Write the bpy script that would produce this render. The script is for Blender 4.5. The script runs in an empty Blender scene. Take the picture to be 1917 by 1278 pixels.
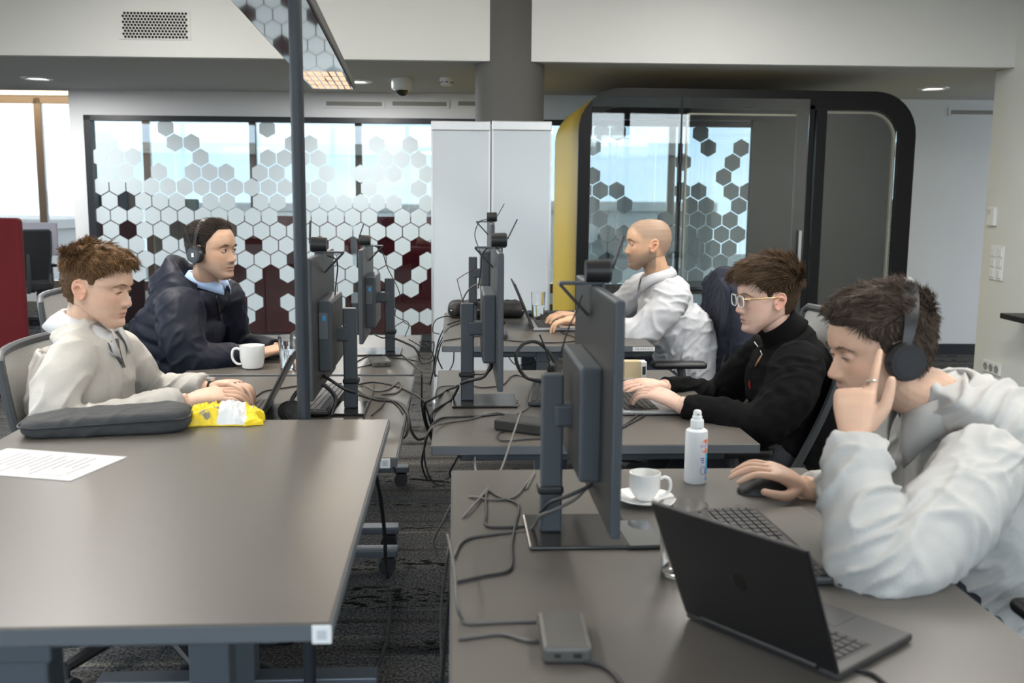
import bpy, bmesh, math, random
import numpy as np
from mathutils import Vector, Matrix
SC = bpy.context.scene
COL = SC.collection
random.seed(7); RNG = np.random.default_rng(7)
PI = math.pi

# ------------------------------------------------------------------ camera, sky, exposure
F_PX = 1864.0
CAM = np.array([0.0, 0.0, 1.42])
def _cam_axes():
    d = np.array([(850-958.5)/F_PX, -(365-639)/F_PX, -1.0]); d /= np.linalg.norm(d)
    u = np.array([0.0, 1.0, 0.0]); u -= u.dot(d)*d; u /= np.linalg.norm(u)
    return np.array([np.cross(d, u), d, u])
CM = _cam_axes()
cam_data = bpy.data.cameras.new('camera')
cam_data.lens = F_PX/1917*36; cam_data.sensor_width = 36; cam_data.sensor_fit = 'HORIZONTAL'
cam_data.clip_start = 0.05; cam_data.clip_end = 500
cam_data.dof.use_dof = True; cam_data.dof.focus_distance = 3.6; cam_data.dof.aperture_fstop = 4.5
cam = bpy.data.objects.new('camera', cam_data); COL.objects.link(cam)
cam.matrix_world = Matrix.Translation(CAM.tolist()) @ Matrix(CM.tolist()).to_4x4()
SC.camera = cam
SC.view_settings.view_transform = 'Standard'; SC.view_settings.look = 'None'
SC.view_settings.gamma = 1; SC.view_settings.use_curve_mapping = False
SC.view_settings.exposure = 0.48

world = bpy.data.worlds.new('overcast_sky'); SC.world = world; world.use_nodes = True
def _world():
    nt = world.node_tree; N = nt.nodes; L = nt.links; N.clear()
    out = N.new('ShaderNodeOutputWorld'); bg = N.new('ShaderNodeBackground'); bg.inputs['Strength'].default_value = 6.0
    tc = N.new('ShaderNodeTexCoord'); mp = N.new('ShaderNodeMapping'); mp.inputs['Scale'].default_value = (1, 1, 2.6)
    no = N.new('ShaderNodeTexNoise'); no.inputs['Scale'].default_value = 2.2; no.inputs['Detail'].default_value = 6
    cr = N.new('ShaderNodeValToRGB')
    cr.color_ramp.elements[0].position = .36; cr.color_ramp.elements[0].color = (.52, .66, .84, 1)
    cr.color_ramp.elements[1].position = .60; cr.color_ramp.elements[1].color = (.96, .98, 1.0, 1)
    L.new(tc.outputs['Generated'], mp.inputs['Vector']); L.new(mp.outputs['Vector'], no.inputs['Vector'])
    L.new(no.outputs['Fac'], cr.inputs['Fac']); L.new(cr.outputs['Color'], bg.inputs['Color']); L.new(bg.outputs['Background'], out.inputs['Surface'])
_world()

def portal(name, loc, rot, sx, sy):
    ld = bpy.data.lights.new(name, 'AREA'); ld.shape = 'RECTANGLE'; ld.size = sx; ld.size_y = sy; ld.cycles.is_portal = True
    o = bpy.data.objects.new(name, ld); COL.objects.link(o); o.location = loc; o.rotation_euler = rot
# sampling portals in the window openings (they give no light of their own)
_ba = -.03
def _bp(u, v, z): return (math.cos(_ba)*u-math.sin(_ba)*v, 9+math.sin(_ba)*u+math.cos(_ba)*v, z)
portal('sky_portal_front', _bp(.2, -11.45, 1.65), (PI/2, 0, _ba+PI), 15, 2.5)
portal('sky_portal_side', _bp(-7.2, -3.9, 1.45), (PI/2, 0, _ba+PI/2*3), 16.2, 2.2)
portal('sky_portal_rear', _bp(.2, 4.1, 1.45), (PI/2, 0, _ba), 15, 2.3)
# ------------------------------------------------------------------ pixel -> world helpers (points at a known depth or height)
def ray(px, py):
    return CM @ np.array([(px-958.5)/F_PX, -(py-639)/F_PX, -1.0])
def atY(px, py, y):
    r = ray(px, py); return CAM + r*(y-CAM[1])/r[1]
def atZ(px, py, z):
    r = ray(px, py); return CAM + r*(z-CAM[2])/r[2]
def atX(px, py, x):
    r = ray(px, py); return CAM + r*(x-CAM[0])/r[0]
def atPlane(px, py, p, n):
    r = ray(px, py); n = np.array(n, float); return CAM + r*((np.array(p, float)-CAM).dot(n)/r.dot(n))
def V(*a): return np.array(a, float)

# ------------------------------------------------------------------ scene graph helpers
def tag(o, label=None, cat=None, group=None, kind=None):
    if label: o['label'] = label
    if cat: o['category'] = cat
    if group: o['group'] = group
    if kind: o['kind'] = kind
    return o
def thing(name, label, cat, loc=(0, 0, 0), rz=0.0, group=None, kind=None):
    o = bpy.data.objects.new(name, None); COL.objects.link(o)
    o.empty_display_size = .1; o.location = [float(v) for v in loc]; o.rotation_euler = (0, 0, rz)
    return tag(o, label, cat, group, kind)
def link(name, me, parent=None, mat=None):
    if mat is not None and not me.materials: me.materials.append(mat)
    o = bpy.data.objects.new(name, me); COL.objects.link(o)
    if parent is not None: o.parent = parent
    return o
def copy_tree(o, parent=None):
    c = o.copy(); COL.objects.link(c)
    if parent is not None: c.parent = parent
    for ch in list(o.children): copy_tree(ch, c)
    return c

class MB:
    """collects shapes, build() links them as ONE mesh object"""
    def __init__(s): s.v = []; s.f = []; s.n = 0; s.mi = []
    def add(s, verts, faces, M=None, mi=0):
        verts = np.asarray(verts, float)
        if M is not None:
            M = np.array(M); verts = verts @ M[:3, :3].T + M[:3, 3]
        s.v.append(verts); b = s.n
        for f in faces: s.f.append([i+b for i in f]); s.mi.append(mi)
        s.n += len(verts); return s
    def box(s, c, size, M=None, mi=0, rot=None):
        x, y, z = [d/2 for d in size]
        v = V([[-x,-y,-z],[x,-y,-z],[x,y,-z],[-x,y,-z],[-x,-y,z],[x,-y,z],[x,y,z],[-x,y,z]]).reshape(-1, 3)
        if rot is not None: v = v @ np.array(rot).T
        v = v + np.array(c, float)
        return s.add(v, [(0,3,2,1),(4,5,6,7),(0,1,5,4),(1,2,6,5),(2,3,7,6),(3,0,4,7)], M, mi)
    def rbox(s, c, size, r=.01, seg=2, M=None, mi=0, rot=None):
        bm = bmesh.new(); bmesh.ops.create_cube(bm, size=1)
        for v in bm.verts: v.co = Vector((v.co.x*size[0], v.co.y*size[1], v.co.z*size[2]))
        bmesh.ops.bevel(bm, geom=bm.edges[:], offset=min(r, min(size)*.49), segments=seg, profile=.5, affect='EDGES')
        v = np.array([p.co[:] for p in bm.verts]); f = [[q.index for q in fa.verts] for fa in bm.faces]; bm.free()
        if rot is not None: v = v @ np.array(rot).T
        return s.add(v+np.array(c, float), f, M, mi)
    def cyl(s, p0, p1, r0, r1=None, seg=16, caps=True, M=None, mi=0):
        return s.tube([p0, p1], [r0, r0 if r1 is None else r1], seg, caps, M, mi)
    def tube(s, pts, rad, seg=8, caps=True, M=None, mi=0, closed=False):
        P = np.array(pts, float); n = len(P)
        R = np.full(n, rad, float) if np.isscalar(rad) else np.array(rad, float)
        T = np.gradient(P, axis=0) if not closed else np.roll(P, -1, 0)-np.roll(P, 1, 0)
        T /= np.maximum(np.linalg.norm(T, axis=1, keepdims=True), 1e-9)
        a = V(0, 0, 1) if abs(T[0][2]) < .9 else V(1, 0, 0)
        U = np.cross(T[0], a); U /= np.linalg.norm(U); us = []
        for i in range(n):
            U = U-U.dot(T[i])*T[i]; U /= max(np.linalg.norm(U), 1e-9); us.append(U.copy())
        us = np.array(us); ws = np.cross(T, us)
        an = np.arange(seg)*2*PI/seg
        ring = us[:, None]*np.cos(an)[None, :, None]+ws[:, None]*np.sin(an)[None, :, None]
        v = (P[:, None]+ring*R[:, None, None]).reshape(-1, 3); f = []
        for i in range(n if closed else n-1):
            for j in range(seg):
                k = (j+1) % seg; i2 = (i+1) % n
                f.append((i*seg+j, i*seg+k, i2*seg+k, i2*seg+j))
        if caps and not closed:
            f.append(tuple(range(seg))[::-1]); f.append(tuple((n-1)*seg+j for j in range(seg)))
        return s.add(v, f, M, mi)
    def lathe(s, prof, seg=32, M=None, mi=0, closed=False):
        an = np.arange(seg)*2*PI/seg; v = []; f = []; n = len(prof)
        for r, z in prof: v += [(max(r, 1e-5)*math.cos(a), max(r, 1e-5)*math.sin(a), z) for a in an]
        for i in range(n-1 if not closed else n):
            i2 = (i+1) % n
            for j in range(seg):
                k = (j+1) % seg; f.append((i*seg+j, i*seg+k, i2*seg+k, i2*seg+j))
        if not closed:
            if prof[0][0] > 1e-4: f.append(tuple(range(seg))[::-1])
            if prof[-1][0] > 1e-4: f.append(tuple((n-1)*seg+j for j in range(seg)))
        return s.add(v, f, M, mi)
    def prism(s, poly, h, M=None, mi=0, z0=0):
        """poly: 2d outline (ccw), extruded along z"""
        n = len(poly); v = [(p[0], p[1], z0) for p in poly]+[(p[0], p[1], z0+h) for p in poly]
        f = [tuple(range(n))[::-1], tuple(range(n, 2*n))]+[(i, (i+1) % n, n+(i+1) % n, n+i) for i in range(n)]
        return s.add(v, f, M, mi)
    def ell(s, c, r, M=None, mi=0, u=20, w=12, rot=None):
        v = []; f = []
        for i in range(w+1):
            t = PI*i/w
            for j in range(u):
                p = 2*PI*j/u; v.append((math.sin(t)*math.cos(p), math.sin(t)*math.sin(p), math.cos(t)))
        for i in range(w):
            for j in range(u):
                k = (j+1) % u; f.append((i*u+j, (i+1)*u+j, (i+1)*u+k, i*u+k))
        v = np.array(v)*np.array(r, float)
        if rot is not None: v = v @ np.array(rot).T
        return s.add(v+np.array(c, float), f, M, mi)
    def loft(s, rings, caps=True, M=None, mi=0):
        n = len(rings); m = len(rings[0]); v = np.concatenate([np.asarray(r, float) for r in rings]); f = []
        for i in range(n-1):
            for j in range(m):
                k = (j+1) % m; f.append((i*m+j, i*m+k, (i+1)*m+k, (i+1)*m+j))
        if caps: f.append(tuple(range(m))[::-1]); f.append(tuple((n-1)*m+j for j in range(m)))
        return s.add(v, f, M, mi)
    def mesh(s, name, smooth=False, angle=40):
        me = bpy.data.meshes.new(name)
        me.from_pydata(np.concatenate(s.v).tolist(), [], s.f)
        if any(s.mi): me.polygons.foreach_set('material_index', s.mi)
        fix = bmesh.new(); fix.from_mesh(me); bmesh.ops.remove_doubles(fix, verts=fix.verts, dist=1e-6)
        bmesh.ops.recalc_face_normals(fix, faces=fix.faces); fix.to_mesh(me); fix.free()
        if smooth:
            me.polygons.foreach_set('use_smooth', [True]*len(me.polygons))
            if angle < 180: me.set_sharp_from_angle(angle=math.radians(angle))
        me.update(); return me
    def build(s, name, mat, parent=None, smooth=False, angle=40):
        me = s.mesh(name, smooth, angle)
        for m in (mat if isinstance(mat, (list, tuple)) else [mat]): me.materials.append(m)
        return link(name, me, parent)

def R3(rx=0, ry=0, rz=0):
    return np.array((Matrix.Rotation(rz, 3, 'Z') @ Matrix.Rotation(ry, 3, 'Y') @ Matrix.Rotation(rx, 3, 'X')))
def T4(loc=(0, 0, 0), rx=0, ry=0, rz=0, sc=1):
    M = np.eye(4); M[:3, :3] = R3(rx, ry, rz)*sc; M[:3, 3] = loc; return M
def frame(o, x, z):
    """4x4 with origin o, x axis x, z axis close to z"""
    x = np.array(x, float); x /= np.linalg.norm(x); z = np.array(z, float); z = z-z.dot(x)*x; z /= np.linalg.norm(z)
    M = np.eye(4); M[:3, 0] = x; M[:3, 1] = np.cross(z, x); M[:3, 2] = z; M[:3, 3] = o; return M
def catmull(pts, k=8):
    P = np.array(pts, float)
    if len(P) < 3:
        t = np.linspace(0, 1, k+1)[:, None]; return P[0]*(1-t)+P[1]*t
    Q = np.vstack([2*P[0]-P[1], P, 2*P[-1]-P[-2]]); out = []
    for i in range(1, len(Q)-2):
        p0, p1, p2, p3 = Q[i-1], Q[i], Q[i+1], Q[i+2]
        for t in np.arange(k)/k:
            out.append(.5*((2*p1)+(p2-p0)*t+(2*p0-5*p1+4*p2-p3)*t*t+(3*p1-p0-3*p2+p3)*t**3))
    out.append(P[-1]); return np.array(out)
def rrect(w, h, r, n=5):
    """rounded rectangle outline, centred, ccw; r: one radius or four (bl, br, tr, tl)"""
    rr = [r]*4 if np.isscalar(r) else r; o = []
    for (sx, sy, a0), q in zip([(-1,-1,PI), (1,-1,1.5*PI), (1,1,0), (-1,1,.5*PI)], rr):
        for i in range(n+1):
            a = a0+i*PI/2/n; o.append((sx*(w/2-q)+q*math.cos(a), sy*(h/2-q)+q*math.sin(a)))
    return o

# ------------------------------------------------------------------ materials
MATS = {}
def mat(name, col=(.5,.5,.5), rough=.5, metal=0, noise=0, nscale=8, bump=0, bscale=60, trans=0, ior=1.45, emit=None, estr=1, coat=0, spec=.5, alpha=1, stretch=(1,1,1), sheen=0, sss=0):
    if name in MATS: return MATS[name]
    m = bpy.data.materials.new(name); m.use_nodes = True; MATS[name] = m
    nt = m.node_tree; N = nt.nodes; L = nt.links; b = N['Principled BSDF']
    b.inputs['Base Color'].default_value = (*col, 1); b.inputs['Roughness'].default_value = rough; b.inputs['Metallic'].default_value = metal
    b.inputs['Transmission Weight'].default_value = trans; b.inputs['IOR'].default_value = ior; b.inputs['Alpha'].default_value = alpha
    b.inputs['Coat Weight'].default_value = coat; b.inputs['Specular IOR Level'].default_value = spec
    if sheen: b.inputs['Sheen Weight'].default_value = sheen
    if sss: b.inputs['Subsurface Weight'].default_value = sss; b.inputs['Subsurface Radius'].default_value = (.012, .004, .002)
    if emit: b.inputs['Emission Color'].default_value = (*emit, 1); b.inputs['Emission Strength'].default_value = estr
    if noise or bump:
        tc = N.new('ShaderNodeTexCoord'); mp = N.new('ShaderNodeMapping'); mp.inputs['Scale'].default_value = stretch
        L.new(tc.outputs['Object'], mp.inputs['Vector'])
    if noise:
        no = N.new('ShaderNodeTexNoise'); no.inputs['Scale'].default_value = nscale; no.inputs['Detail'].default_value = 5
        L.new(mp.outputs['Vector'], no.inputs['Vector'])
        mx = N.new('ShaderNodeMix'); mx.data_type = 'RGBA'
        mx.inputs[6].default_value = (*[c*(1-noise) for c in col], 1); mx.inputs[7].default_value = (*[min(1, c*(1+noise)) for c in col], 1)
        L.new(no.outputs['Fac'], mx.inputs[0]); L.new(mx.outputs[2], b.inputs['Base Color'])
    if bump:
        nb = N.new('ShaderNodeTexNoise'); nb.inputs['Scale'].default_value = bscale; nb.inputs['Detail'].default_value = 3
        L.new(mp.outputs['Vector'], nb.inputs['Vector'])
        bp = N.new('ShaderNodeBump'); bp.inputs['Strength'].default_value = bump; bp.inputs['Distance'].default_value = .01
        L.new(nb.outputs['Fac'], bp.inputs['Height']); L.new(bp.outputs['Normal'], b.inputs['Normal'])
    return m
def thin_glass(name, tint=(1,1,1), refl=.08):
    """architectural pane: lets light straight through, mirrors a little (fresnel)"""
    m = bpy.data.materials.new(name); m.use_nodes = True; nt = m.node_tree; N = nt.nodes; L = nt.links; N.clear()
    out = N.new('ShaderNodeOutputMaterial'); mix = N.new('ShaderNodeMixShader'); tr = N.new('ShaderNodeBsdfTransparent'); gl = N.new('ShaderNodeBsdfGlossy')
    tr.inputs['Color'].default_value = (*tint, 1); gl.inputs['Roughness'].default_value = .01
    lw = N.new('ShaderNodeFresnel'); lw.inputs['IOR'].default_value = 1.5
    ad = N.new('ShaderNodeMath'); ad.operation = 'ADD'; ad.inputs[1].default_value = refl; ad.use_clamp = True
    L.new(lw.outputs['Fac'], ad.inputs[0]); L.new(ad.outputs[0], mix.inputs['Fac']); L.new(tr.outputs[0], mix.inputs[1]); L.new(gl.outputs[0], mix.inputs[2]); L.new(mix.outputs[0], out.inputs['Surface'])
    MATS[name] = m; return m
# ================================================================== SETTING
# the building is turned a few degrees against the desks
BA = -.03
BX = V(math.cos(BA), math.sin(BA), 0); BY = V(-math.sin(BA), math.cos(BA), 0)
B0 = V(0, 9.0, 0)                      # point of the rear wall below the picture centre
def BP(u, v, z): return B0+BX*u+BY*v+V(0, 0, z)     # u along the rear wall, v behind it
BM = np.eye(4); BM[:3, 0] = BX; BM[:3, 1] = BY; BM[:3, 3] = B0
def inB(p): q = np.array(p)-B0; return V(q.dot(BX), q.dot(BY), q[2])
def onWall(px, py, v=0.0):             # pixel -> (u, v, z) on a plane parallel to the rear wall
    return inB(atPlane(px, py, BP(0, v, 0), BY))

m_white = mat('white_paint', (.66,.67,.65), .85, bump=.04, bscale=140)
m_rwall = mat('rear_wall_paint', (.68,.70,.72), .85, bump=.04, bscale=140)
m_beige = mat('warm_wall_paint', (.60,.605,.57), .85, bump=.04, bscale=140)
m_soffit = mat('grey_soffit_paint', (.42,.42,.41), .9)
m_column = mat('taupe_column_paint', (.095,.092,.086), .7, noise=.06, nscale=3)
m_dark = mat('dark_frame_metal', (.022,.025,.03), .4)
m_bronze = mat('bronze_frame_metal', (.10,.075,.055), .45)
m_clear = thin_glass('clear_pane', (.93,.96,.96), .04)
m_tint = thin_glass('sky_dimming_pane', (.50,.52,.53), .04)  # rear window glass darkened to dim the bright sky seen through it
m_pane = thin_glass('partition_pane', (.92,.96,.96), .06)
def film():
    m = bpy.data.materials.new('frosted_film'); m.use_nodes = True; nt = m.node_tree; N = nt.nodes; L = nt.links; N.clear(); MATS['frosted_film'] = m
    out = N.new('ShaderNodeOutputMaterial'); mx = N.new('ShaderNodeMixShader'); mx.inputs[0].default_value = .25; d = N.new('ShaderNodeBsdfDiffuse'); t = N.new('ShaderNodeBsdfTranslucent')
    d.inputs['Color'].default_value = (.70,.79,.84,1); t.inputs['Color'].default_value = (.80,.87,.88,1); L.new(d.outputs[0], mx.inputs[1]); L.new(t.outputs[0], mx.inputs[2]); L.new(mx.outputs[0], out.inputs['Surface']); return m
m_film = film()
m_black = mat('black_plastic', (.012,.012,.013), .42)

def carpet():
    m = bpy.data.materials.new('striped_carpet'); m.use_nodes = True; nt = m.node_tree; N = nt.nodes; L = nt.links; b = N['Principled BSDF']; b.inputs['Roughness'].default_value = .95
    b.inputs['Specular IOR Level'].default_value = .1
    tc = N.new('ShaderNodeTexCoord')
    def noise(scale, stretch, detail=4):
        mp = N.new('ShaderNodeMapping'); mp.inputs['Scale'].default_value = stretch; mp.inputs['Rotation'].default_value = (0, 0, .06)
        no = N.new('ShaderNodeTexNoise'); no.inputs['Scale'].default_value = scale; no.inputs['Detail'].default_value = detail
        L.new(tc.outputs['Object'], mp.inputs['Vector']); L.new(mp.outputs['Vector'], no.inputs['Vector']); return no.outputs['Fac']
    def ramp(x, stops):
        r = N.new('ShaderNodeValToRGB'); el = r.color_ramp.elements
        while len(el) < len(stops): el.new(.5)
        for e, (p, c) in zip(el, stops): e.position = p; e.color = (*c, 1)
        L.new(x, r.inputs['Fac']); return r.outputs['Color']
    bands = ramp(noise(2.2, (.25, 4.5, 1), 6), [(.30, (.035,.035,.037)), (.45, (.105,.102,.096)), (.56, (.078,.080,.086)), (.68, (.17,.16,.14))])
    fleck = noise(110, (1, .8, 1), 2); fl = ramp(fleck, [(.35, (.35,.35,.35)), (.65, (1.5,1.5,1.5))])
    mx = N.new('ShaderNodeMix'); mx.data_type = 'RGBA'; mx.blend_type = 'MULTIPLY'; mx.inputs[0].default_value = 1
    L.new(bands, mx.inputs[6]); L.new(fl, mx.inputs[7])
    # broken dark blotches in some bands
    blo = ramp(noise(26, (.7, 1.3, 1), 3), [(.53, (1,1,1)), (.57, (.12,.12,.12))]); sel = ramp(noise(1.7, (.15, 3.2, 1), 2), [(.52, (0,0,0)), (.58, (1,1,1))])
    m2 = N.new('ShaderNodeMix'); m2.data_type = 'RGBA'; m2.blend_type = 'MULTIPLY'; L.new(sel, m2.inputs[0]); L.new(mx.outputs[2], m2.inputs[6]); L.new(blo, m2.inputs[7])
    L.new(m2.outputs[2], b.inputs['Base Color'])
    bp = N.new('ShaderNodeBump'); bp.inputs['Strength'].default_value = .5; bp.inputs['Distance'].default_value = .006; L.new(fleck, bp.inputs['Height']); L.new(bp.outputs['Normal'], b.inputs['Normal'])
    return m
def struct(name, mb, m, parent=None, smooth=False, kind='structure'):
    o = mb.build(name, m, parent, smooth)
    if parent is None: o['kind'] = kind
    return o
X0, X1, YB, YF = -6.6, 7.6, -3.2, 13.6       # outer extents (building x, front edge, window facade behind)
floor = struct('floor', MB().box((0,5.2,-.05), (17,20.5,.1)), carpet())
# rear wall: solid above, below and right of the glazed partition
SOF = 2.30
g0 = onWall(157, 215); g1 = onWall(893, 222)
GL, GR, GT, GB = g0[0], 3.55, g0[2], .06      # glazed opening in the rear wall
wl = onWall(127, 168)[0]
wr = MB()
wr.box(((wl+7.0)/2, .06, (GT+2.78)/2), (7.0-wl, .12, 2.78-GT), BM)
wr.box(((wl+GL)/2, .06, GT/2), (GL-wl, .12, GT), BM)
wr.box(((GR+7.0)/2, .06, GT/2), (7.0-GR, .12, GT), BM)
struct('wall_rear', wr, m_rwall)
struct('baseboard_rear', MB().box((4.6,-.012,.05), (3.6,.02,.10), BM), m_dark)
# soffit (low ceiling over the rear strip) with its white front face = beam, high ceiling in front
sf = onWall(0, 106); 
SV = -2.14
struct('ceiling_soffit', MB().box((.2,(SV+.12)/2,SOF+.06), (15,.12-SV,.12), BM), m_soffit)
struct('ceiling_rear', MB().box((.2,2.5,2.84), (15,4.8,.1), BM), m_white)
struct('trim_beam', MB().box((.2,SV-.03,SOF+.33), (15,.06,.66), BM), m_white)
struct('ceiling', MB().box((.2,-6.9+.1,2.98), (15,9.6,.06), BM), m_white)
# right-hand wall block, ends in a corner
rc = inB(V(3.77, 6.93, 0))
struct('wall_right', MB().box((rc[0]+.9, rc[1]-4.0, 1.48), (1.8, 8.0, 2.96), BM), m_beige)
struct('baseboard_right', MB().box((rc[0]-.008, rc[1]-4.0, .05), (.016, 8.0, .10), BM), m_dark)
struct('wall_right_return', MB().box((rc[0]+2.6, rc[1]-.05, 1.15), (1.6, .1, 2.3), BM), m_rwall)
# pillar half buried in the beam
pc = inB(atY(955, 170, 6.85)); 
struct('column', MB().cyl(BP(pc[0], SV+.13, 0), BP(pc[0], SV+.13, 2.98), .235, seg=48), m_column, smooth=True)
# facades of windows: behind the rear partition, left of the room, behind the photographer
def facade(name, n0, u0, u1, v, h0, h1, step, axis, fm, sill=.0, zt=2.62, th=.07, gm=None):
    w = thing(name, None, None, kind='structure')
    fr = MB(); 
    def bar(a0, a1, z0, z1, t):
        if axis == 'u': fr.box(((a0+a1)/2, v, (z0+z1)/2), (a1-a0, t, z1-z0), BM)
        else: fr.box((v, (a0+a1)/2, (z0+z1)/2), (t, a1-a0, z1-z0), BM)
    k = int(round((u1-u0)/step)); xs = [u0+(u1-u0)*i/k for i in range(k+1)]
    for x in xs: bar(x-.045, x+.045, h0, h1, th)
    bar(u0, u1, h0-.06, h0+.07, th); bar(u0, u1, h1-.07, h1+.06, th)
    fr.build('window_frame', fm, w)
    for a, b in zip(xs[:-1], xs[1:]):
        g = MB()
        if axis == 'u': g.box(((a+b)/2, v, (h0+h1)/2), (b-a-.1, .01, h1-h0-.15), BM)
        else: g.box((v, (a+b)/2, (h0+h1)/2), (.01, b-a-.1, h1-h0-.15), BM)
        g.build('pane', gm or m_clear, w)
    s = MB()
    if axis == 'u':
        s.box(((u0+u1)/2, v, sill/2), (u1-u0, .2, sill-.06)) if False else s.box(((u0+u1)/2, v, (h0-.06)/2), (u1-u0, .16, max(h0-.06, .02)), BM)
        s.box(((u0+u1)/2, v, (h1+zt)/2+.03), (u1-u0, .16, max(zt-h1, .02)), BM)
    else:
        s.box((v, (u0+u1)/2, (h0-.06)/2), (.16, u1-u0, max(h0-.06, .02)), BM)
        s.box((v, (u0+u1)/2, (h1+zt)/2+.03), (.16, u1-u0, max(zt-h1, .02)), BM)
    s.build('sill_wall', m_rwall, w)
    return w
W1 = onWall(77, 300, 4.2)[0]
facade('window_1', 0, W1-4*1.36, W1+9*1.36, 4.2, .20, 2.60, 1.36, 'u', m_bronze, zt=2.78, gm=m_tint)
facade('window_2', 0, -12.0, 4.2, -7.3, .35, 2.50, 1.5, 'v', m_bronze, zt=2.95)
facade('window_3', 0, -7.3, 7.7, -11.55, .45, 2.85, 1.5, 'u', m_bronze, zt=2.95)
# ------------------------------------------------------------------ glazed partition with hexagon film
gp = thing('window_4', None, None, kind='structure')
fr = MB()
for (u0, u1, z0, z1) in [(GL, GR, GT-.045, GT), (GL, GR, 0, GB+.03), (GL, GL+.06, 0, GT), (GR-.06, GR, 0, GT)]:
    fr.box(((u0+u1)/2, .03, (z0+z1)/2), (u1-u0, .10, z1-z0), BM)
fr.build('frame', m_dark, gp)
joints = [GL+.05]+[onWall(px, 350)[0] for px in (329, 490, 653)]+[1.0, 1.8, 2.6, GR-.05]
for a, b in zip(joints[:-1], joints[1:]):
    MB().box(((a+b)/2, .02, (GT+GB)/2), (b-a-.008, .012, GT-GB-.08), BM).build('pane', m_pane, gp)
HEXROWS = {0:[4,10], 1:[4,5,11,12,16,18], 2:[0,1,2,6,10,11,12,13,17,18,19], 3:[0,1,3,5,6,7,9,10,13,15,16,17,19],
 4:[i for i in range(20) if i not in (14,15,17,18)], 5:[i for i in range(20) if i not in (1,5,8,11,18)], 6:[i for i in range(20) if i not in (11,17)],
 7:[i for i in range(20) if i not in (1,4,7)], 8:[i for i in range(20) if i not in (3,9,13,15,17,19)], 9:[i for i in range(20) if i not in (11,15,18)],
 10:[i for i in range(20) if i not in (3,8,10,18)], 11:[0,4,5,6,7,8,12,13,14,17,18], 12:[0,1,5,6,7,9,11,12,13,14,16], 13:[0,2,7,8,11,13,17,18,19], 14:[0,4,18]}
HEXPOD = {0:[29,30,31,36], 1:[28,29,36,38], 2:[28,35,38], 3:[29,37], 4:[29,30,31,35,36,38,39], 5:[28,29,31,35,36,38,39], 6:[28,29,30,34,35,36,37,38],
 7:[28,30,31,34,35,36,37,38,39], 8:[29,30,31,34,35,36,37,38], 9:[28,29,31,35,36,37], 10:[28,30,31,35,36]}
hx0 = onWall(184.5, 293); hpitch = onWall(184.5+31.6*14, 300)[0]-hx0[0]; hpitch /= 14
hexR = hpitch/math.sqrt(3)
hexme = None
for rows in (HEXROWS, HEXPOD):
    for r, ns in rows.items():
        for n in ns:
            u = hx0[0]+hpitch*(n+(.5 if r % 2 else 0)); z = hx0[2]-(r-2)*hexR*1.5
            if hexme is None:
                q = MB(); q.prism([((hexR-.005)*math.sin(i*PI/3), (hexR-.005)*math.cos(i*PI/3)) for i in range(6)][::-1], .002)
                hexme = q.mesh('hexagon'); hexme.materials.append(m_film)
            o = link('hexagon', hexme, gp)
            o.matrix_local = Matrix(BM.tolist()) @ Matrix.Translation((u, .012, z)) @ Matrix.Rotation(PI/2, 4, 'X')
# things in the room behind the glass
m_red = mat('red_fabric', (.16,.008,.014), .8, bump=.15, bscale=300)
m_darkfab = mat('charcoal_fabric', (.03,.028,.03), .8, bump=.1, bscale=300)
m_grn = mat('grey_green_board', (.16,.19,.16), .5)
def screen(px0, px1, pyt, v, m, label, cat='divider'):
    a = onWall(px0, pyt, v); b = onWall(px1, pyt, v); w = b[0]-a[0]; h = a[2]
    t = thing('room_divider', label, cat, BP((a[0]+b[0])/2, v, 0), BA)
    MB().rbox((0,0,h/2+.03), (w,.06,h-.06), .02).build('panel', m, t)
    for s in (-1, 1): MB().rbox((s*(w/2-.15),0,.02), (.06,.34,.04), .01).build('foot', m_black, t)
    return t
screen(408, 655, 403, .75, m_red, 'dark red fabric screen behind the glass, left of the two')
screen(668, 860, 405, .75, m_red, 'dark red fabric screen behind the glass, next to the whiteboards')
screen(150, 262, 340, 1.5, m_darkfab, 'charcoal fabric screen behind the hexagon glass at its left end')
screen(285, 372, 372, 1.1, m_grn, 'grey-green board standing behind the hexagon glass')
# ------------------------------------------------------------------ acoustic meeting pod
m_yel = mat('yellow_pod_shell', (.62,.43,.035), .5)
m_pod = mat('black_pod_frame', (.006,.006,.007), .4, spec=.25)
m_podin = mat('grey_felt', (.045,.047,.047), .95, bump=.3, bscale=180, noise=.15, nscale=40)
m_podglass = thin_glass('pod_glass', (.95,.98,.98), .025)
PY = 7.05                                  # left front corner depth
pl = atY(1078, 500, PY); pA = 0.0
PXA = V(math.cos(pA), math.sin(pA), 0); PYA = V(-math.sin(pA), math.cos(pA), 0)
def onPod(px, py): q = atPlane(px, py, (pl[0], PY, 0), PYA)-V(pl[0], PY, 0); return q.dot(PXA), q[2]
pw = onPod(1700, 420)[0]; ph = onPod(1300, 167)[1]; pd = 1.62
pod = thing('meeting_pod', 'yellow and black meeting pod with rounded corners and glass doors', 'pod', (pl[0], PY, 0), pA)
def outline(x0, x1, z0, z1, r, n=8): return [(x0+(x1-x0)/2+p[0], z0+(z1-z0)/2+p[1]) for p in rrect(x1-x0, z1-z0, r, n)]
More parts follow.
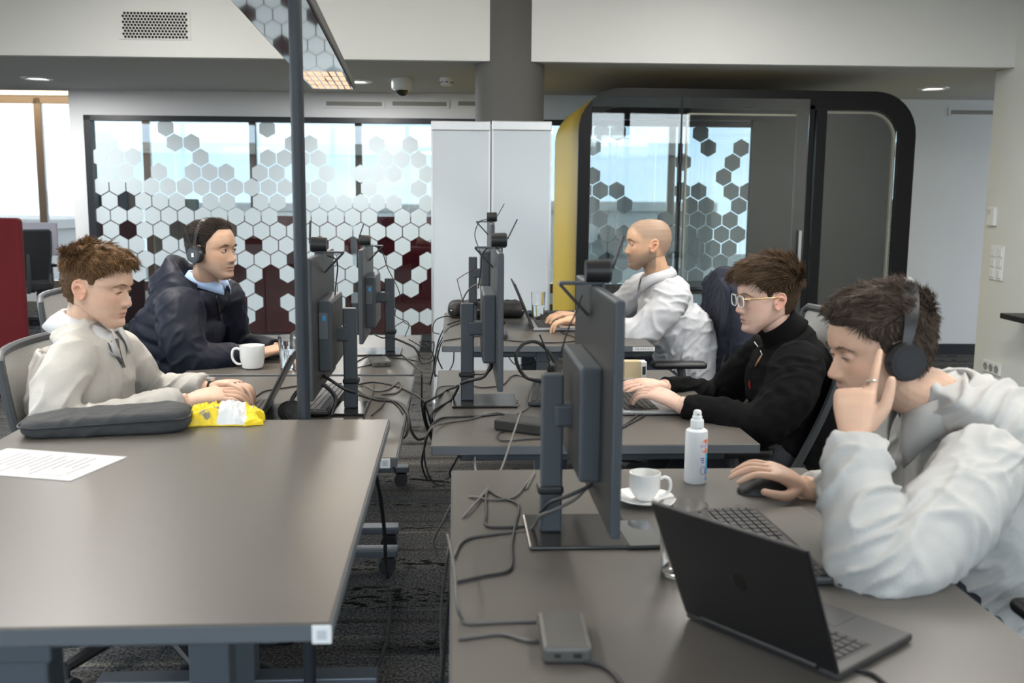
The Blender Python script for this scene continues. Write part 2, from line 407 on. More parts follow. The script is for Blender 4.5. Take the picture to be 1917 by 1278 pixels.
def ringprism(outer, inner, y0, y1, name, m, parent):
    n = len(outer); v = []; 
    for y in (y0, y1):
        v += [(p[0], y, p[1]) for p in outer]+[(p[0], y, p[1]) for p in inner]
    f = []
    for i in range(n):
        j = (i+1) % n
        f += [(i, j, n+j, n+i), (2*n+i, 3*n+i, 3*n+j, 2*n+j), (i, 2*n+i, 2*n+j, j), (n+i, n+j, 3*n+j, 3*n+i)]
    return MB().add(v, f).build(name, m, parent, True, 30)
o_out = outline(0, pw, .04, ph, .30); o_in = outline(.03, pw-.03, .07, ph-.03, .275)
ringprism(o_out, o_in, .012, pd, 'shell', m_yel, pod)
ringprism(outline(.03, pw-.03, .07, ph-.03, .275), outline(.09, pw-.09, .13, ph-.09, .22), .05, pd-.05, 'lining', m_podin, pod)
x_d1 = onPod(1268, 400)[0]; x_d2 = onPod(1508, 400)[0]
# black front frame: outer band and mullions
fz0 = .13; fo = .075
ringprism(o_out, outline(.085, pw-.12, fz0, ph-.13, .20), -.03, .012, 'front_frame', m_pod, pod)
for (a, b) in [(x_d2-.10, x_d2+.02)]: MB().box(((a+b)/2, -.012, ph/2), (b-a, .036, ph-.2)).build('post', m_pod, pod)
MB().box((x_d2+.075, -.012, ph/2), (.07, .034, ph-.2)).build('post', m_pod, pod)
def pane(x0, x1, y, z0, z1, nm='pane', m=None): return MB().box(((x0+x1)/2, y, (z0+z1)/2), (x1-x0, .010, z1-z0)).build(nm, m or m_podglass, pod)
d1 = pane(.09, x_d1-.006, -.038, fz0, ph-.06, 'door')
d2 = pane(x_d1+.006, x_d2-.02, -.038, fz0, ph-.06, 'door')
pane(x_d2+.11, pw-.13, -.005, fz0, ph-.13)
for z in (1.45, 1.72): MB().cyl((x_d1, -.052, z-.07), (x_d1, -.052, z+.07), .012, seg=10).build('hinge', m_black, d1)
MB().box((x_d1, -.02, ph/2), (.03, .02, ph-.25)).build('door_edge', m_pod, d1)
MB().box((x_d2-.055, -.055, 1.02), (.02, .03, .34)).build('handle', mat('brushed_steel', (.5,.5,.5), .3, 1), d2)
m_cream = mat('cream_edge', (.55,.48,.36), .6)
_x0, _x1, _z0, _z1 = x_d2+.11, pw-.125, fz0+.01, ph-.135
def _rim(x0, x1, z0, z1, r, w): return ringprism([(x0+(x1-x0)/2+p[0], z0+(z1-z0)/2+p[1]) for p in rrect(x1-x0, z1-z0, r, 8)], [(x0+(x1-x0)/2+p[0], z0+(z1-z0)/2+p[1]) for p in rrect(x1-x0-2*w, z1-z0-2*w, [max(.01, q-w) for q in r], 8)], .02, .05, 'felt_rim', m_cream, pod)
_rim(_x0, _x1, _z0, _z1, [.02, .19, .19, .02], .014)
_rim(x_d1+.05, x_d2-.04, fz0+.01, ph-.16, [.02,.12,.02,.02], .012)
# pod rear: glass on the left two thirds, felt wall on the right
xr = onPod(1520, 400)[0]
MB().box(((.09+xr)/2, pd-.04, (ph)/2), (xr-.09, .010, ph-.2)).build('rear_pane', m_podglass, pod)
MB().box(((xr+pw-.05)/2, pd-.06, ph/2), (pw-.05-xr, .06, ph-.14)).build('rear_panel', m_podin, pod)
MB().rbox((pw-.45, .75, .40), (.6, .75, .10), .03).build('bench_seat', m_darkfab, pod)
MB().rbox((pw-.45, 1.05, .2), (.6, .12, .36), .02).build('bench_base', m_podin, pod)
MB().rbox((.95, .6, .735), (.9, .6, .03), .01).build('table_top', m_dark, pod); MB().cyl((.95,.6,.07), (.95,.6,.72), .03).build('table_leg', m_dark, pod)
# ------------------------------------------------------------------ two mobile whiteboards side by side
m_board = mat('white_enamel', (.46,.51,.55), .28); m_alu = mat('aluminium', (.62,.63,.64), .35, .9)
WY = 6.42
for (pa, pb, lab) in [(807, 918, 'tall white board standing left, beside the hexagon glass'), (921, 1033, 'tall white board standing right, in front of the yellow pod')]:
    a = atY(pa, 226, WY); b = atY(pb, 226, WY); w = b[0]-a[0]; h = a[2]
    t = thing('whiteboard', lab, 'whiteboard', ((a[0]+b[0])/2, WY, 0), 0, 'two tall white boards')
    MB().box((0, 0, (h+.10)/2), (w-.012, .024, h-.12)).build('panel', m_board, t)
    MB().rbox((0, -.002, h-.03), (w, .032, .06), .006).build('top_rail', m_alu, t)
    for s in (-1, 1): MB().box((s*(w/2-.005), 0, (h+.06)/2), (.012, .03, h-.1)).build('edge_rail', m_alu, t)
    MB().rbox((0, 0, .055), (w-.01, .16, .10), .02).build('foot', m_alu, t)
# ------------------------------------------------------------------ ceiling and wall fittings
m_vent = mat('vent_shadow', (.012,.012,.011), .9); m_slot = mat('slot_grey', (.24,.24,.22), .6); m_fit = mat('white_fitting', (.66,.67,.66), .5)
def onBeam(px, py): return onWall(px, py, SV-.06)
va = onBeam(220, 20); vb = onBeam(358, 75)
vent = thing('air_vent', 'white perforated air vent panel high on the white beam', 'vent', BP((va[0]+vb[0])/2, SV-.062, (va[2]+vb[2])/2), BA)
vw, vh = vb[0]-va[0], va[2]-vb[2]
MB().box((0, -.002, 0), (vw, .006, vh)).build('panel', m_white, vent)
ho = MB(); c0 = onBeam(229, 24); c1 = onBeam(352, 70)
hw, hh = (c1[0]-c0[0]), (c0[2]-c1[2])
for r in range(9):
    for k in range(19):
        ho.cyl((-hw/2+hw*(k+(.5 if r % 2 == 0 else 0))/19+.01, -.008, hh/2-hh*r/8), (-hw/2+hw*(k+(.5 if r % 2 == 0 else 0))/19+.01, -.004, hh/2-hh*r/8), .0085, seg=8)
tag(ho.build('perforation', m_vent, vent), kind='stuff')
sm = 0
for (pa, pb, py, lab) in [(611, 715, 194, 'leftmost'), (735, 836, 194, 'middle'), (858, 960, 194, 'rightmost, beside the column')]:
    a = onWall(pa, py); b = onWall(pb, py); w = b[0]-a[0]
    t = thing('slot_diffuser', 'slim grey air slot above the hexagon glass, '+lab+' of three', 'vent', BP((a[0]+b[0])/2, 0, a[2]), BA, 'air slots in the rear wall')
    MB().box((0, -.006, 0), (w+.05, .012, .075)).build('frame', m_rwall, t); MB().box((0, -.010, 0), (w, .012, .036)).build('slot', m_slot, t)
a = onWall(1780, 210); t = thing('slot_diffuser', 'slim grey air slot on the wall right of the pod', 'vent', BP(a[0]+.35, 0, a[2]), BA, 'air slots in the rear wall')
MB().box((0, -.006, 0), (.75, .012, .075)).build('frame', m_rwall, t); MB().box((0, -.010, 0), (.70, .012, .036)).build('slot', m_slot, t)
def ceil_at(px, py, z=SOF): return atZ(px, py, z)
p = ceil_at(752, 147); t = thing('dome_camera', 'white dome security camera with dark bubble on the grey soffit', 'camera', p)
MB().lathe([(.0,0),(.075,0),(.078,-.01),(.078,-.07),(.07,-.08),(.055,-.083)], 32).build('housing', m_fit, t, True)
MB().lathe([(.055,-.083)]+[(.052*math.cos(a), -.083-.052*math.sin(a)) for a in np.linspace(0, PI/2, 9)], 32).build('dome', mat('smoked_dome', (.01,.01,.012), .05, coat=1), t, True)
MB().tube([(.056*math.cos(a), .056*math.sin(a), -.084) for a in np.arange(24)*PI/12], .005, 6, closed=True).build('dome_ring', m_fit, t, True)
p = ceil_at(836, 146); t = thing('smoke_detector', 'small white round smoke detector on the soffit beside the column', 'detector', p)
MB().lathe([(0,0),(.052,0),(.054,-.02),(.05,-.034)], 28).build('base', m_fit, t, True); MB().lathe([(.0,-.034),(.046,-.034),(.044,-.052),(.03,-.06),(0,-.061)], 28).build('sensor_head', m_fit, t, True)
for i in range(8):
    a = i*PI/4; MB().box((.0505*math.cos(a), .0505*math.sin(a), -.034), (.006,.022,.006), rot=R3(rz=a)).build('vent_slit', m_vent, t)
m_glow = mat('lamp_face', (.8,.8,.76), .4, emit=(1,.97,.92), estr=1.0)
for (px, py, lab) in [(70, 146, 'round recessed downlight in the soffit at far left'), (668, 152, 'round recessed downlight half hidden by the lamp head'), (1748, 165, 'unlit round recessed downlight in the soffit right of the pod')]:
    p = ceil_at(px, py); t = thing('downlight', lab, 'downlight', p, 0, 'recessed downlights')
    MB().lathe([(.085,0),(.12,0),(.12,-.006),(.088,-.012),(.085,0)], 32).build('trim_ring', m_alu, t, True); MB().lathe([(0,-.002),(.085,-.002)], 32).build('lens', m_glow, t, True)
    if px > 1000: continue
    ld = bpy.data.lights.new('downlight_beam', 'AREA'); ld.shape = 'DISK'; ld.size = .16; ld.energy = 22; ld.color = (1,.97,.93); lo = bpy.data.objects.new('downlight_beam', ld); COL.objects.link(lo); lo.parent = t; lo.location = (0,0,-.014)
# wall controls on the right wall
WRn = BX*1.0
def onR(px, py): return atPlane(px, py, BP(rc[0], rc[1], 0), BX)
RA = BA-PI/2      # local +y looks out of the wall... local frame: x along wall, y out of the wall
def wallthing(name, label, cat, px, py): return thing(name, label, cat, onR(px, py), BA-PI/2)
t = wallthing('thermostat', 'white room thermostat on the right-hand wall', 'thermostat', 1861, 405)
MB().rbox((0, -.014, 0), (.10,.028,.13), .006).build('housing', m_fit, t)
for i in range(4): MB().box((-.02, -.0285, .045-i*.010), (.05,.002,.003)).build('vent_slit', m_slot, t)
t = wallthing('light_switch', 'white six-button light switch panel on the right-hand wall', 'switch', 1868, 492)
for cx in (-.045, .045):
    fo_ = MB().rbox((cx, -.006, 0), (.082,.012,.24), .004).build('plate', m_fit, t)
    for cz in (-.074, 0, .074): MB().rbox((cx, -.015, cz), (.054,.010,.056), .003).build('button', m_fit, fo_)
t = wallthing('power_outlet', 'white triple power outlet low on the right-hand wall', 'outlet', 1858, 688)
MB().rbox((0, -.006, 0), (.24,.012,.085), .004).build('plate', m_fit, t)
for cx in (-.074, 0, .074):
    q = MB(); q.lathe([(.0225,.0),(.026,.0),(.026,.005),(.0225,.005),(.0205,.001),(0,.001)], 20, T4((cx,-.012,0), rx=PI/2)); q.build('socket', m_slot, t, True)
t = wallthing('wall_shelf', 'short dark shelf edge on the right-hand wall at picture edge', 'shelf', 1925, 590)
MB().rbox((.22, -.10, 0), (.4,.2,.035), .004).build('board', m_black, t); MB().box((.22,-.02,-.06), (.03,.03,.1)).build('bracket', m_black, t)
# ------------------------------------------------------------------ city outside the windows (upper storey)
GZ = -14.0
struct('ground', MB().box((0,60,GZ-.5), (420,420,1)), mat('street_grey', (.20,.21,.20), .9, noise=.3, nscale=.1))
m_con = mat('pale_render', (.50,.48,.45), .8); m_brick = mat('brown_facade', (.17,.135,.115), .8, noise=.1, nscale=2); m_rooft = mat('red_roof', (.35,.13,.09), .8); m_win = mat('dark_window', (.03,.035,.045), .1); m_wht = mat('bright_render', (.68,.68,.66), .8)
def building(name, label, c, size, rz, m, roof=None, rows=4, cols=6, side=-1):
    """side -1: windows face the room (-y local)"""
    t = thing(name, label, 'building', (c[0], c[1], GZ), rz)
    w, d, h = size
    MB().box((0,0,h/2), (w,d,h)).build('wall', m, t)
    if roof == 'hip':
        MB().add([(-w/2-.4,-d/2-.4,h),(w/2+.4,-d/2-.4,h),(w/2+.4,d/2+.4,h),(-w/2-.4,d/2+.4,h),(-w/4,0,h+d*.35),(w/4,0,h+d*.35)], [(0,1,5,4),(1,2,5),(2,3,4,5),(3,0,4),(3,2,1,0)]).build('roof', m_rooft, t)
    else: MB().box((0,0,h+.25), (w+.4,d+.4,.5)).build('roof', m_con, t)
    wm = MB(); wm.box((0,0,0), (w/cols*.55, .3, 1.7)); me = wm.mesh('window'); me.materials.append(m_win)
    for r in range(rows):
        for k in range(cols):
            o = link('window', me, t); o.location = (-w/2+w*(k+.5)/cols, side*d/2, h-2.2-r*3.1)
    return t
building('apartment_block', 'pale apartment block seen through the far left window', (-28, 62), (13,9,13.4), -.1, m_con, None, 4, 5)
building('town_house', 'low house with red hipped roof seen through the far left window', (-46, 74), (9,9,10.5), .1, m_wht, 'hip', 3, 4)
building('office_block', 'long white office block behind the hexagon glass', (-9, 78), (20,10,14.2), -.05, m_wht, None, 4, 9)
building('town_house', 'grey house behind the glass near the whiteboards', (9, 62), (12,9,14.6), .0, m_con, None, 4, 5)
building('office_block', 'pale office block seen through the pod', (36, 72), (24,10,15.0), -.1, m_wht, None, 4, 9)
building('brown_building', 'brown office building across the street, mirrored in the pod glass', (3, -34), (46,10,17.2), BA, m_brick, None, 5, 14, side=1)
building('brown_building', 'brown office building opposite the left-hand windows', (-46, 6), (40,10,14.5), BA+PI/2, m_con, None, 4, 12, side=-1)
# ------------------------------------------------------------------ unseen fill lamps added over the desks, out of view, to brighten the room
m_lum = mat('luminaire_diffuser', (.9,.9,.88), .4, emit=(1,.96,.9), estr=4)
for (x, y, lab, en) in [(-1.8, 1.4, 'left front', 26), (1.9, 1.4, 'right front', 34), (-1.8, 3.7, 'left middle', 46), (2.0, 3.7, 'right middle', 42), (-1.9, 5.3, 'left rear', 14), (1.6, 5.3, 'right rear', 10)]:
    t = thing('fill_lamp', 'unseen fill lamp added over the desks, '+lab+' of six', 'lamp', (x, y, 2.94), BA, 'added fill lamps')
    MB().rbox((0,0,-.03), (.34,1.6,.05), .01).build('housing', m_fit, t); MB().box((0,0,-.057), (.30,1.55,.004)).build('diffuser', m_lum, t)
    ld = bpy.data.lights.new('fill_light', 'AREA'); ld.shape = 'RECTANGLE'; ld.size = .30; ld.size_y = 1.55; ld.energy = en; ld.color = (1,.96,.91)
    lo = bpy.data.objects.new('fill_light', ld); COL.objects.link(lo); lo.parent = t; lo.location = (0,0,-.065)

t = thing('lintel_fill_lamp', 'unseen warm fill lamp added to light the wall above the far left window', 'lamp', BP(-5.4, 3.3, 2.76), BA)  # hidden lamp, added to give the wall above the window a warm glow
MB().box((0,0,0), (2.6,.06,.03)).build('housing', m_fit, t); ld = bpy.data.lights.new('lintel_fill_light', 'AREA'); ld.shape = 'RECTANGLE'; ld.size = 2.5; ld.size_y = .05; ld.energy = 30; ld.color = (1,.78,.5)
lo = bpy.data.objects.new('lintel_fill_light', ld); COL.objects.link(lo); lo.parent = t; lo.location = (0,.04,-.02); lo.rotation_euler = (PI/2*.75, 0, 0)
# ================================================================== DESKS
def desk_top_mat():
    m = mat('taupe_laminate', (.088,.080,.071), .36, noise=.05, nscale=2, bump=.02, bscale=400)
    return m
m_top = desk_top_mat(); m_edge = mat('grey_edge_band', (.105,.118,.132), .5); m_leg = mat('grey_blue_metal', (.085,.10,.118), .42, .2)
m_cast = mat('caster_rubber', (.02,.022,.024), .45)
def caster(t, x, y, r=.032):
    c = MB()
    for s in (-1, 1): c.cyl((x, y+s*.006, r), (x, y+s*.026, r), r, seg=20)
    c.rbox((x+.004, y, r*1.55), (.05, .05, .03), .01); c.cyl((x, y, r), (x, y, r*2.6), .008, seg=8)
    c.build('caster', m_cast, t, True)
def desk(name, label, x0, x1, y0, y1, z, feet=True, m=None):
    cx, cy, w, l = (x0+x1)/2, (y0+y1)/2, x1-x0, y1-y0
    t = thing('desk', label, 'desk', (cx, cy, 0), 0, 'grey sit-stand desks')
    top = MB().rbox((0, 0, z-.0135), (w, l, .027), .002, 1).build('desk_top', m or m_top, t)
    eb = MB()
    for s in (-1, 1):
        eb.box((0, s*(l/2+.0008), z-.0135), (w-.004, .0016, .0225)); eb.box((s*(w/2+.0008), 0, z-.0135), (.0016, l-.004, .0225))
    eb.build('edge_band', m_edge, top)
    MB().rbox((0, 0, z-.055), (.10, l-.12, .05), .004).build('cross_beam', m_leg, t)
    for s in (-1, 1):
        y = s*(l/2-.095)
        MB().rbox((0, y, z-.045), (w-.16, .06, .03), .004).build('support_arm', m_leg, t)
        lg = MB(); lg.rbox((0, y, (z-.04+.34)/2), (.085, .06, z-.04-.34), .005); lg.rbox((0, y, .22), (.10, .072, .32), .005); lg.build('leg', m_leg, t)
        MB().rbox((0, y, .085), (w*.86, .07, .028), .005).build('foot_bar', m_leg, t)
        for q in (-1, 1): caster(t, q*(w*.43-.04), y)
    return t
DZ = dict(R1=.75, R2=.75, R3=.79, L1=.855, L2=.74, L3=.735)
desk('R1', 'grey desk nearest on the right, with the black open laptop', -.005, .88, 1.20, 2.385, DZ['R1'])
desk('R2', 'grey desk in the right row where the black jumper is typing', -.06, .84, 2.625, 3.80, DZ['R2'])
d3 = desk('R3', 'grey desk farthest in the right row, before the white boards', -.05, .855, 4.165, 5.37, DZ['R3'])
dL1 = desk('L1', 'grey raised desk nearest on the left, with sleeve and paper', -1.045, -.165, 1.27, 2.490, DZ['L1'])
dL2 = desk('L2', 'grey desk in the left row where the pale polo sweater types', -1.04, -.15, 2.545, 3.73, DZ['L2'])
desk('L3', 'grey desk farthest in the left row, before the navy jacket', -1.04, -.16, 3.80, 4.885, DZ['L3'])
# small printed sticker on the far right desk, square white tags on two left desks
m_lab = mat('label_white', (.78,.79,.80), .5); m_ink = mat('label_ink', (.03,.03,.035), .6)
def text_mesh(body, size, extrude=.0):
    cu = bpy.data.curves.new('lettering', 'FONT'); cu.body = body; cu.size = size; cu.extrude = extrude; cu.align_x = 'CENTER'; cu.align_y = 'CENTER'
    ob = bpy.data.objects.new('lettering', cu); COL.objects.link(ob)
    me = bpy.data.meshes.new_from_object(ob.evaluated_get(bpy.context.evaluated_depsgraph_get())); bpy.data.objects.remove(ob); bpy.data.curves.remove(cu)
    return me
def text_obj(name, body, size, m, parent, M):
    me = text_mesh(body, size); me.materials.clear(); me.materials.append(m)
    o = link(name, me, parent); o.matrix_local = Matrix(np.array(M).tolist()) if not isinstance(M, Matrix) else M; return o
a = atY(1205, 654, 4.163)
t = thing('desk_sticker', 'white sticker printed DE-K02-015 on the far right desk edge', 'sticker', (a[0], 4.1625, DZ['R3']-.0135))
MB().box((0, -.0015, 0), (.095, .0015, .018)).build('paper', m_lab, t); text_obj('lettering', 'DE-K02-015', .0155, m_ink, t, Matrix.Translation((0, -.0026, 0)) @ Matrix.Rotation(PI/2, 4, 'X'))
for (px, py, Yd, z, nm) in [(603, 1186, 1.269, DZ['L1'], 'nearest left desk'), (721, 866, 2.544, DZ['L2'], 'second left desk')]:
    a = atY(px, py, Yd); t = thing('desk_tag', 'square white tag on the corner edge of the '+nm, 'tag', (a[0], Yd-.0012, z-.0145))
    MB().rbox((0, -.002, 0), (.026, .0024, .026), .001, 1).build('plate', m_lab, t); MB().box((0, -.0034, 0), (.013, .0006, .013)).build('print', mat('tag_print', (.52,.54,.57), .6), t)

# ================================================================== MONITORS
m_mon = mat('monitor_grey', (.045,.054,.065), .42); m_monb = mat('monitor_back', (.028,.027,.026), .40); m_scr = mat('screen_black', (.006,.006,.007), .12, coat=.6)
m_blue = mat('logo_blue', (.05,.30,.62), .4)
def monitor(label, x, y, z, face, px_off=.085, rz=0.0, lift=0.0, pw=.55, ph=.415, tilt=0.0):
    """face +1: the screen looks along +x"""
    t = thing('monitor', label, 'monitor', (x, y, z), (0 if face > 0 else PI)+rz, 'desk monitors')
    MB().rbox((.055, 0, .004), (.21, .20, .008), .004).build('base', mat('monitor_base', (.020,.019,.018), .22), t)
    st = MB().rbox((0, 0, .167), (.042, .034, .318), .004); s = st.build('stand', m_mon, t)
    MB().rbox((-.002, 0, .094), (.052, .044, .018), .006).build('cable_clip', m_black, s)
    MB().rbox((px_off/2-.012, 0, .245), (px_off-.03, .05, .045), .006).build('bracket', m_mon, t)
    zc = .29+lift
    Mt = T4((px_off, 0, zc), ry=tilt)
    pn = MB().rbox((0, 0, 0), (.017, pw, ph), .003, 1, M=Mt).build('panel', m_mon, t)
    MB().box((-.0088, 0, 0), (.001, pw-.012, ph-.012), M=Mt).build('back_cover', m_monb, pn)
    MB().box((.0088, 0, .004), (.001, pw-.018, ph-.03), M=Mt).build('screen', m_scr, pn)
    hb = MB().rbox((-.028, 0, -.035), (.042, .30, .215), .006, M=Mt).build('electronics_housing', m_mon, t)
    MB().box((-.0495, 0, -.035), (.001, .285, .20), M=Mt).build('housing_cover', m_monb, hb)
    for q in (1,):
        MB().rbox((-.024, q*.1505, -.002), (.026, .002, .08), .001, 1, M=Mt).build('port_panel', m_edge, hb)
        if q > 0: MB().rbox((-.027, q*.152, .022), (.010, .001, .016), .0004, 1, M=Mt).build('sticker', m_blue, hb)
    return t
def webcam(label, x, y, z, face, flap=.35, rz=0.0):
    t = thing('webcam', label, 'webcam', (x, y, z), (0 if face > 0 else PI)+rz, 'webcams on the monitors')
    MB().cyl((-.02, 0, .026), (.026, 0, .026), .022, .024, seg=24).build('barrel', m_black, t, True)
    MB().cyl((.026, 0, .026), (.030, 0, .026), .021, seg=24).build('lens_ring', m_mon, t, True)
    MB().cyl((.0302, 0, .026), (.031, 0, .026), .010, seg=16).build('lens', m_scr, t, True)
    fl = MB(); fl.box((.034, 0, .055), (.003, .026, .075), rot=None); o = MB().box((0, 0, .035), (.003, .026, .07)).build('privacy_flap', m_black, t); o.location = (.032, 0, .03); o.rotation_euler = (0, flap, 0)
    cl = MB(); cl.rbox((-.028, 0, .003), (.09, .03, .006), .002, 1); cl.box((.014, 0, -.006), (.005, .03, .014)); cl.build('clip', m_mon, t)
    lg = MB().box((0, 0, -.04), (.006, .03, .085)).build('clip_leg', m_black, t); lg.location = (-.070, 0, .0); lg.rotation_euler = (0, -.75, 0)
    return t
MON = {}
def mon(key, label, px, Yc, dz, face, poff, lift=0.0, rz=0.0, ph=.415):
    x = atY(px, 600, Yc)[0]; MON[key] = (x, Yc, DZ[key], face, poff, lift)
    monitor(label, x, Yc, DZ[key], face, poff, rz, lift, ph=ph)
    return x
mon('R1', 'dark grey monitor nearest, beside the coffee cup', 1036, 1.915, 0, 1, .085)
mon('R2', 'dark grey monitor seen edge-on, facing the black jumper', 875, 3.20, 0, 1, .095, .005)
mon('R3', 'dark grey monitor farthest right, facing the white shirt', 885, 4.98, 0, 1, .088)
mon('L2', 'dark grey monitor facing the pale polo sweater', 655, 3.14, 0, -1, .088)
mon('L3', 'dark grey monitor facing the navy jacket', 730, 4.33, 0, -1, .10, -.02, 0, .385)
for key, lab, dy, fl in [('R1', 'webcam on the nearest right monitor, blurred', .03, .3), ('R2', 'webcam on the edge-on monitor in the right row', -.02, .45), ('R3', 'webcam on the farthest right monitor', -.02, .5), ('L2', 'webcam on the left monitor behind the lamp pole', .0, -.05), ('L3', 'webcam on the farthest left monitor', .0, -.35)]:
    x, y, z, face, poff, lift = MON[key]
    hgt = .29+lift+(.385 if key == 'L3' else .415)/2
    webcam(lab, x+face*poff, y+dy, z+hgt+.0005, face, fl)

# ================================================================== FREE-STANDING LUMINAIRE
m_pole = mat('grey_pole', (.030,.036,.044), .38, .3)
lp = atY(563, 500, 2.517)
lamp = thing('floor_lamp', 'tall office lamp with grey pole and long flat head', 'lamp', (lp[0], 2.517, 0))
MB().rbox((0, 0, .012), (.36, .30, .024), .008).build('base', m_pole, lamp)
MB().cyl((0, 0, .02), (0, 0, 1.985), .0165, seg=24).build('pole', m_pole, lamp, True)
HZ = 1.96
pts = [atZ(px, py, HZ) for px, py in [(585, 166), (661, 166)]]
far = (pts[0]+pts[1])/2; hw_ = np.linalg.norm(pts[1]-pts[0]); 
nearc = atZ((437+571)/2, 0, HZ); hd = (far-nearc); hd[2] = 0; hd /= np.linalg.norm(hd)
near = nearc-hd*.55; hl = np.linalg.norm(far-near); hc = (far+near)/2
hrz = math.atan2(hd[1], hd[0])-PI/2
head = MB(); HM = T4((hc[0]-lp[0], hc[1]-2.517, HZ), rz=hrz)
m_gloss = mat('glossy_dark_underside', (.012,.012,.016), .06, coat=1)
hd_o = MB().rbox((0, 0, .022), (hw_+.012, hl, .042), .004, 1, M=HM).build('lamp_head', m_column, lamp)
MB().box((0, 0, -.0005), (hw_-.004, hl-.008, .003), M=HM).build('underside', m_gloss, hd_o)
m_warm = mat('warm_lamp_cell', (.9,.7,.5), .35, emit=(1,.60,.36), estr=.75)
gl0 = hl/2-.78
cell = MB().add([(-.5,-.5,0),(.5,-.5,0),(.5,.5,0),(-.5,.5,0),(-.32,-.32,.012),(.32,-.32,.012),(.32,.32,.012),(-.32,.32,.012)], [(0,1,5,4),(1,2,6,5),(2,3,7,6),(3,0,4,7),(4,5,6,7)]).mesh('light_cell'); cell.materials.append(m_warm)
for r in range(4):
    for k in range(6):
        cw, ch = (hw_-.016)/6, .76/4
        o = link('light_cell', cell, hd_o); o.matrix_local = Matrix(HM.tolist()) @ Matrix.Translation((-hw_/2+.008+cw*(k+.5), gl0+.01+ch*(r+.5), -.0035)) @ Matrix.Diagonal((cw*.72, ch*.78, .12, 1))
ld = bpy.data.lights.new('head_downlight', 'AREA'); ld.shape = 'RECTANGLE'; ld.size = hw_*.9; ld.size_y = .7; ld.energy = 5; ld.color = (1,.8,.6)
lo = bpy.data.objects.new('head_downlight', ld); COL.objects.link(lo); lo.parent = lamp; lo.matrix_local = Matrix(HM.tolist()) @ Matrix.Translation((0, gl0+.39, -.008))
# uplight slot on the top of the head
MB().box((0, 0, .0445), (hw_*.7, hl*.8, .003), M=HM).build('uplight_lens', m_lum, hd_o)
ld = bpy.data.lights.new('head_uplight', 'AREA'); ld.shape = 'RECTANGLE'; ld.size = hw_*.7; ld.size_y = hl*.8; ld.energy = 45; ld.color = (1,.94,.86)
lo = bpy.data.objects.new('head_uplight', ld); COL.objects.link(lo); lo.parent = lamp; lo.matrix_local = Matrix(HM.tolist()) @ Matrix.Translation((0, 0, .05)) @ Matrix.Rotation(PI, 4, 'X')
MB().rbox((0, 0, 1.972), (.05, .07, .02), .004).build('pole_mount', m_pole, lamp)

